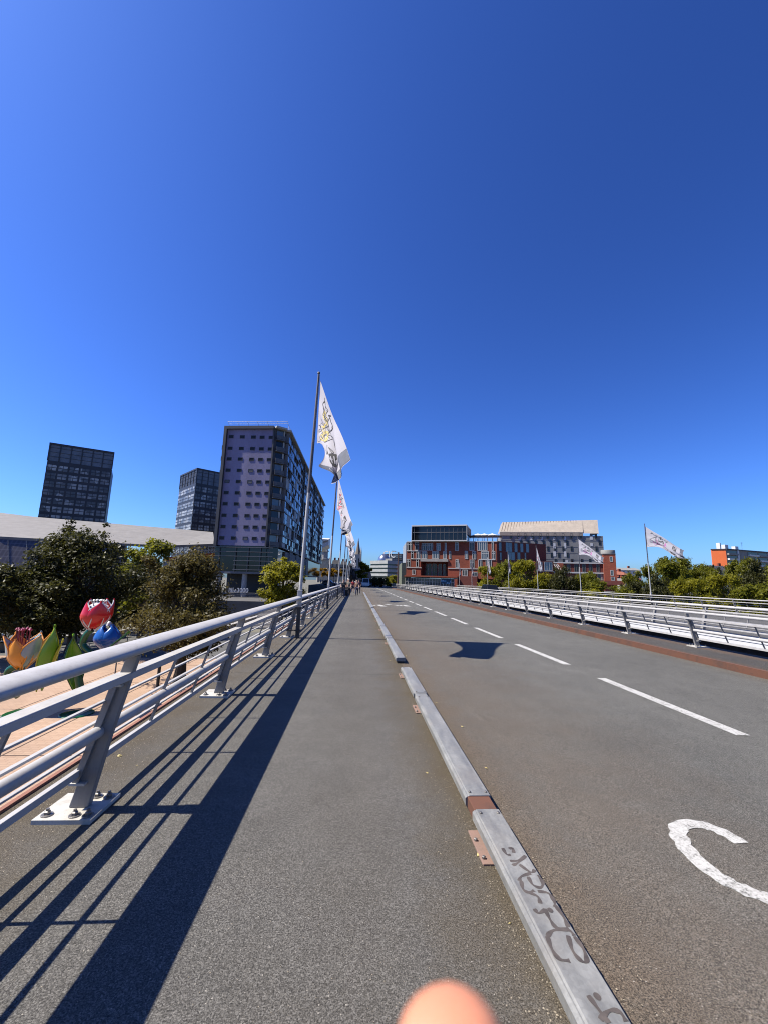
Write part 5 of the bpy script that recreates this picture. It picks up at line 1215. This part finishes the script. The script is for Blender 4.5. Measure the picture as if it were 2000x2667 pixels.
# ------------------------------------------------------------------ VEHICLES, LAMP, POSTS
def car(label, x, y, z, rz, col, L=4.4, Wd=1.8, Hh=1.5, van=False, cat='car'):
    T = thing('parked_van' if van else 'car', label, cat, (x, y, z), rz); m_c = mat('car_paint', col, .25, var=.03); hw = Wd / 2; h1 = Hh * (.55 if not van else .5)
    side = [(-L/2, .32), (-L/2 + .05, h1 * .9), (-L/2 + .9, h1), (L/2 - .25, h1 * 1.02), (L/2, h1 * .8), (L/2, .32)] if not van else [(-L/2, .35), (-L/2, h1), (-L/2 + .5, h1 * 1.05), (L/2, h1 * 1.05), (L/2, .35)]
    q = MB(); q.prism([(-hw, a, b_) for a, b_ in side], (Wd, 0, 0)); obj('body', q, m_c, T, bevel=.06)
    r0_, r1_, r2_, r3_ = (-L/2 + 1.1, -L/2 + 1.8, L/2 - .9, L/2 - .25) if not van else (-L/2 + .3, -L/2 + .9, L/2 - .1, L/2)
    q = MB(); q.hexa([(-hw + .06, r0_, h1 * .97), (hw - .06, r0_, h1 * .97), (hw - .06, r3_, h1 * .97), (-hw + .06, r3_, h1 * .97)], [(-hw + .2, r1_, Hh), (hw - .2, r1_, Hh), (hw - .2, r2_, Hh), (-hw + .2, r2_, Hh)]); obj('roof', q, m_c, T, bevel=.05)
    def quad(nm, p, m):
        q = MB(); n_ = (Vector(p[1]) - Vector(p[0])).cross(Vector(p[3]) - Vector(p[0])).normalized(); c_ = sum((Vector(v) for v in p), Vector()) / 4
        q.prism([c_ + (Vector(v) - c_) * .86 + n_ * .004 for v in p], n_ * .012); obj(nm, q, m, T)
    a0, a1, a2, a3 = h1 * .97, Hh, hw - .06, hw - .2
    quad('windscreen', [(-a2, r0_, a0), (a2, r0_, a0), (a3, r1_, a1), (-a3, r1_, a1)], m_glass); quad('rear_window', [(a2, r3_, a0), (-a2, r3_, a0), (-a3, r2_, a1), (a3, r2_, a1)], m_glass)
    quad('side_window', [(a2, r0_, a0), (a2, r3_, a0), (a3, r2_, a1), (a3, r1_, a1)], m_glass); quad('side_window', [(-a2, r3_, a0), (-a2, r0_, a0), (-a3, r1_, a1), (-a3, r2_, a1)], m_glass)
    for sx in (-1, 1):
        for wy in (-L/2 + .8, L/2 - .8):
            q = MB(); q.tube([(sx * (hw - .2), wy, .32), (sx * (hw + .01), wy, .32)], .32, 16); w_ = obj('wheel', q, m_black, T, smooth=True); q = MB(); q.tube([(sx * (hw + .012), wy, .32), (sx * (hw + .02), wy, .32)], .19, 12); obj('rim', q, m_grey_md, w_)
        q = MB(); q.box(*sorted((sx * hw * .55, sx * hw * .92)), -L/2 - .02, -L/2 + .05, h1 * .62, h1 * .82); obj('headlight', q, m_white, T)
    return T
car('black car passing behind the two middle railings', 19.3, 60, -.12, 0.05, (.015, .015, .018), Hh=1.65, Wd=1.9)
g_ = at(952, 1528, 112); car('white van at the far end of the road', g_.x, g_.y, -.05, 0, (.7, .7, .7), 5.2, 2.0, 2.3, True, 'van')
g_ = at(964, 1526, 122); car('dark car beside the white van at the road end', g_.x + .6, g_.y, -.05, 0, (.05, .05, .06))
g_ = at(858, 1527, 128); car('dark parked car under the amber trees, left of the bridge', g_.x, g_.y, -.03, 1.4, (.05, .06, .08))
q0 = at(1035.5, 1526, 118); zz = at(1037.5, 1438, 118).z
SL = thing('street_lamp', 'tall brown street lamp with one arm, left of the brick building', 'street lamp', (q0.x, q0.y, -.05)); q = MB(); q.tube([(0, 0, 0), (0, 0, zz)], [.26, .2], 8); obj('pole', q, mat('brown_pole', (.12, .07, .06), .6), SL)
q = MB(); q.tube([(0, 0, zz - .1), (-1.1, 0, zz + .3)], .05, 6); obj('arm', q, m_grey_md, SL); q = MB(); q.box(-2.0, -1.0, -.15, .15, zz + .2, zz + .36); obj('lamp_head', q, m_grey_md, SL)
pf = [(411, 1789), (478, 1775), (335, 1748), (300, 1760)]
for i, (px_, py_) in enumerate(pf):
    g_ = ground(px_, py_, GZ); T = thing('bollard', ('dark slim post on the plaza, nearest the second railing post', 'dark slim post on the plaza under the olive tree', 'grey slim post on the plaza left of the olive tree', 'grey slim post beside the red flower sculpture')[i], 'post', (g_.x, g_.y, GZ), group='slim plaza posts')
    q = MB(); q.tube([(0, 0, 0), (0, 0, 1.5)], .11 if i < 2 else .05, 10); obj('shaft', q, m_dark if i < 2 else m_grey_md, T, smooth=True); q = MB(); q.lathe([(.12, 1.5), (.12, 1.56), (.04, 1.6)], n=10); obj('cap', q, m_dark, T)
# plaza furniture: low walls, stairs, barrier
g0 = ground(0, 1668, GZ); 
for lab, pA_, pB_, h_ in (('long low concrete wall behind the flower sculptures', (-60, 1705), (330, 1660), .8), ('low concrete wall under the small bright green tree', (520, 1672), (690, 1610), .7)):
    a, b_ = ground(*pA_, GZ), ground(*pB_, GZ); G = Face(a, b_); T = thing('low_wall', lab, 'wall', (0, 0, 0), group='low plaza walls'); q = MB(); G.box(q, 0, G.L, GZ, GZ + h_, -.5, 0); obj('wall', q, m_conc, T); q = MB(); G.box(q, -.1, G.L + .1, GZ + h_, GZ + h_ + .12, -.6, .1); obj('coping', q, m_conc, T)
a, b_ = ground(150, 1722, GZ), ground(330, 1690, GZ); railing_run('plaza_barrier', 'thin dark barrier behind the red flower sculpture', a, b_, 1.1, 1.4, m_grey_md, 'barrier')
a = at(690, 1600, 66); ST2 = thing('staircase', 'concrete stairs with a pinkish sloping side wall beneath the small bright green tree', 'stairs', (a.x, a.y, GZ)); q = MB()
for k in range(18): q.box(-1.8, 1.2, k * .34, (k + 1) * .34 + 6 * 0, 0, .17 * (k + 1))
obj('steps', q, m_conc, ST2); q = MB(); q.hexa([(1.2, -.3, 0), (1.6, -.3, 0), (1.6, 6.3, 0), (1.2, 6.3, 0)], [(1.2, -.3, .9), (1.6, -.3, .9), (1.6, 6.3, 4.1), (1.2, 6.3, 4.1)]); obj('side_wall', q, mat('pinkish_concrete', (.42, .33, .28), .8), ST2)
# ------------------------------------------------------------------ LOOSE GRIT AND LEAVES (uncountable)
def scatter(name, n, fx, size, m, z=.004, kind='stuff', seed=1):
    rg = random.Random(seed); mb = MB()
    for i in range(n):
        x, y, zz = fx(rg); s_ = size * rg.uniform(.4, 1.5); a = rg.uniform(0, 6.28); b_ = rg.uniform(.35, .8); h_ = s_ * rg.uniform(.15, .6); c_, d_ = math.cos(a), math.sin(a)
        P_ = [(x + c_ * s_, y + d_ * s_, zz), (x - d_ * s_ * b_, y + c_ * s_ * b_, zz + h_ * .3), (x - c_ * s_, y - d_ * s_, zz), (x + d_ * s_ * b_, y - c_ * s_ * b_, zz), (x, y, zz + h_)]
        mb.add(P_, [(0, 1, 4), (1, 2, 4), (2, 3, 4), (3, 0, 4)])
    return tag(obj(name, mb, m), kind=kind)
m_grit = mat('pale_grit', (.32, .27, .2), .8, var=.6, scale=90); m_leaf = mat('dry_leaf', (.5, .4, .16), .7, var=.5, scale=25)
yy = lambda rg: 1.5 + 22 * rg.random() ** 2.2
scatter('gravel', 5200, lambda rg: (-2.42 + abs(rg.gauss(0, .28)), yy(rg), .001), .0055, m_grit, seed=1)
scatter('gravel', 4200, lambda rg: (.9 + abs(rg.gauss(0, .12)) * rg.choice((-1, -1, 1.2)) + (0 if rg.random() < .6 else .2), yy(rg), .001), .005, m_grit, seed=2)
scatter('gravel', 3000, lambda rg: (-2.2 + 3.1 * rg.random(), yy(rg), .001), .003, m_grit, seed=3)
scatter('gravel', 2600, lambda rg: ((lambda x: (x, yy(rg), roadz(x) + .001))(1.1 + 4 * rg.random() ** 1.6)), .0035, m_grit, seed=4)
scatter('dry_leaves', 46, lambda rg: (rg.choice((-2.3, -2.0, .82, 1.22)) + rg.gauss(0, .12), yy(rg), .004), .02, m_leaf, seed=6)
# ------------------------------------------------------------------ HAND AT THE LENS (fingertip in view)
def finger_skin():
    t = NT('fingertip_skin'); t.base(t.mix(t.noise(60, 3), (.82, .37, .22), (.72, .28, .16))); t.rough(.5); t.p.inputs['Subsurface Weight'].default_value = .25; t.p.inputs['Subsurface Radius'].default_value = (.01, .004, .002); t.p.inputs['Subsurface Scale'].default_value = .5
    return t.m
m_fskin = finger_skin()
def cl(x, y, z): return CAM + right * x + up * y + fwd * z          # camera-shaped frame used once to pose the photographer's hand
HD = thing('hand', "photographer's bare hand with one fingertip reaching up before the lens", 'hand', (0, 0, 0))
vs = [cl(.0265, -.20, .03), cl(.02, -.16, .047), cl(.014, -.120, .063), cl(.0115, -.094, .0695), cl(.0106, -.0842, .0705)]; es = [(0, 1), (1, 2), (2, 3), (3, 4)]; rs = [.024, .012, .0112, .0106, .0098]
def chain(pts, rr):
    i0 = len(vs); vs.extend(cl(*p) for p in pts); rs.extend(rr); es.append((0, i0)); es.extend((i0 + k, i0 + k + 1) for k in range(len(pts) - 1))
chain([(.045, -.165, .03), (.048, -.14, .052), (.042, -.142, .072), (.036, -.158, .07)], [.011, .0095, .0088, .0078])
chain([(.064, -.175, .022), (.068, -.152, .046), (.06, -.155, .066), (.052, -.17, .062)], [.0105, .009, .0083, .0074])
chain([(.08, -.19, .014), (.084, -.172, .036), (.075, -.176, .054), (.067, -.188, .05)], [.0092, .0078, .0072, .0064])
chain([(.0, -.215, .035), (-.022, -.2, .05), (-.03, -.18, .062)], [.013, .0105, .009])
chain([(.05, -.235, .02), (.06, -.28, -.01), (.075, -.36, -.07), (.10, -.5, -.17)], [(.034, .02), (.024, .021), (.033, .033), (.042, .042)])
link('hand_surface', skin_mesh('hand_surface', vs, es, rs, m_fskin, 0, 2), HD)
# ------------------------------------------------------------------ LIGHT AND SKY
EL, AZ = R(54), R(-90 - 1.0)
sd = Vector((-math.cos(EL) * math.cos(R(.4)), -math.cos(EL) * math.sin(R(.4)), math.sin(EL)))   # towards the sun
sun = bpy.data.lights.new('sun', 'SUN'); sun.energy = 5.0; sun.angle = R(.5); sun.color = (1.0, .93, .80)
so = bpy.data.objects.new('sun', sun); COL.objects.link(so); so.rotation_euler = sd.to_track_quat('Z', 'Y').to_euler()
W = bpy.data.worlds.new('World'); S.world = W; W.use_nodes = True; nt = W.node_tree
sky = nt.nodes.new('ShaderNodeTexSky'); sky.sky_type = 'NISHITA'; sky.sun_disc = False; sky.sun_elevation = EL; sky.sun_rotation = math.atan2(sd.x, sd.y); sky.altitude = 0; sky.air_density = 1.0; sky.dust_density = .9; sky.ozone_density = 1.2
mul = nt.nodes.new('ShaderNodeMix'); mul.data_type = 'RGBA'; mul.blend_type = 'MULTIPLY'; mul.inputs[0].default_value = 1; mul.inputs[7].default_value = (.0158, .0306, .0724, 1)
nt.links.new(sky.outputs[0], mul.inputs[6]); ga = nt.nodes.new('ShaderNodeGamma'); ga.inputs[1].default_value = 1.45; m2 = nt.nodes.new('ShaderNodeMix'); m2.data_type = 'RGBA'; m2.blend_type = 'MULTIPLY'; m2.inputs[0].default_value = 1; m2.inputs[7].default_value = (117, 72.6, 38.2, 1)
nt.links.new(mul.outputs[2], ga.inputs[0]); nt.links.new(ga.outputs[0], m2.inputs[6]); nt.links.new(m2.outputs[2], nt.nodes['Background'].inputs['Color']); nt.nodes['Background'].inputs['Strength'].default_value = .051
vs_ = S.view_settings; S.display_settings.display_device = 'sRGB'; vs_.view_transform = 'Standard'; vs_.look = 'None'; vs_.exposure = 1.12; vs_.gamma = 1
# all base colours scaled down against the raised exposure so shadows come out darker
KA = .6
for m_ in bpy.data.materials:
    t_ = m_.node_tree
    for nd_ in [n_ for n_ in t_.nodes if n_.type in ('BSDF_PRINCIPLED', 'BSDF_TRANSLUCENT')]:
        s_ = nd_.inputs[0]
        if s_.is_linked:
            src = s_.links[0].from_socket; mu = t_.nodes.new('ShaderNodeMix'); mu.data_type = 'RGBA'; mu.blend_type = 'MULTIPLY'
            mu.inputs[0].default_value = 1; mu.inputs[7].default_value = (KA, KA, KA, 1); t_.links.new(src, mu.inputs[6]); t_.links.new(mu.outputs[2], s_)
        else: s_.default_value = tuple(q * KA for q in s_.default_value[:3]) + (1,)
S.render.film_transparent = False
S.cycles.use_denoising = True; S.cycles.pixel_filter_type = 'BLACKMAN_HARRIS'; S.cycles.filter_width = 1.05
S.cycles.max_bounces = 6; S.cycles.diffuse_bounces = 3; S.cycles.glossy_bounces = 3; S.cycles.transmission_bounces = 3; S.cycles.transparent_max_bounces = 6
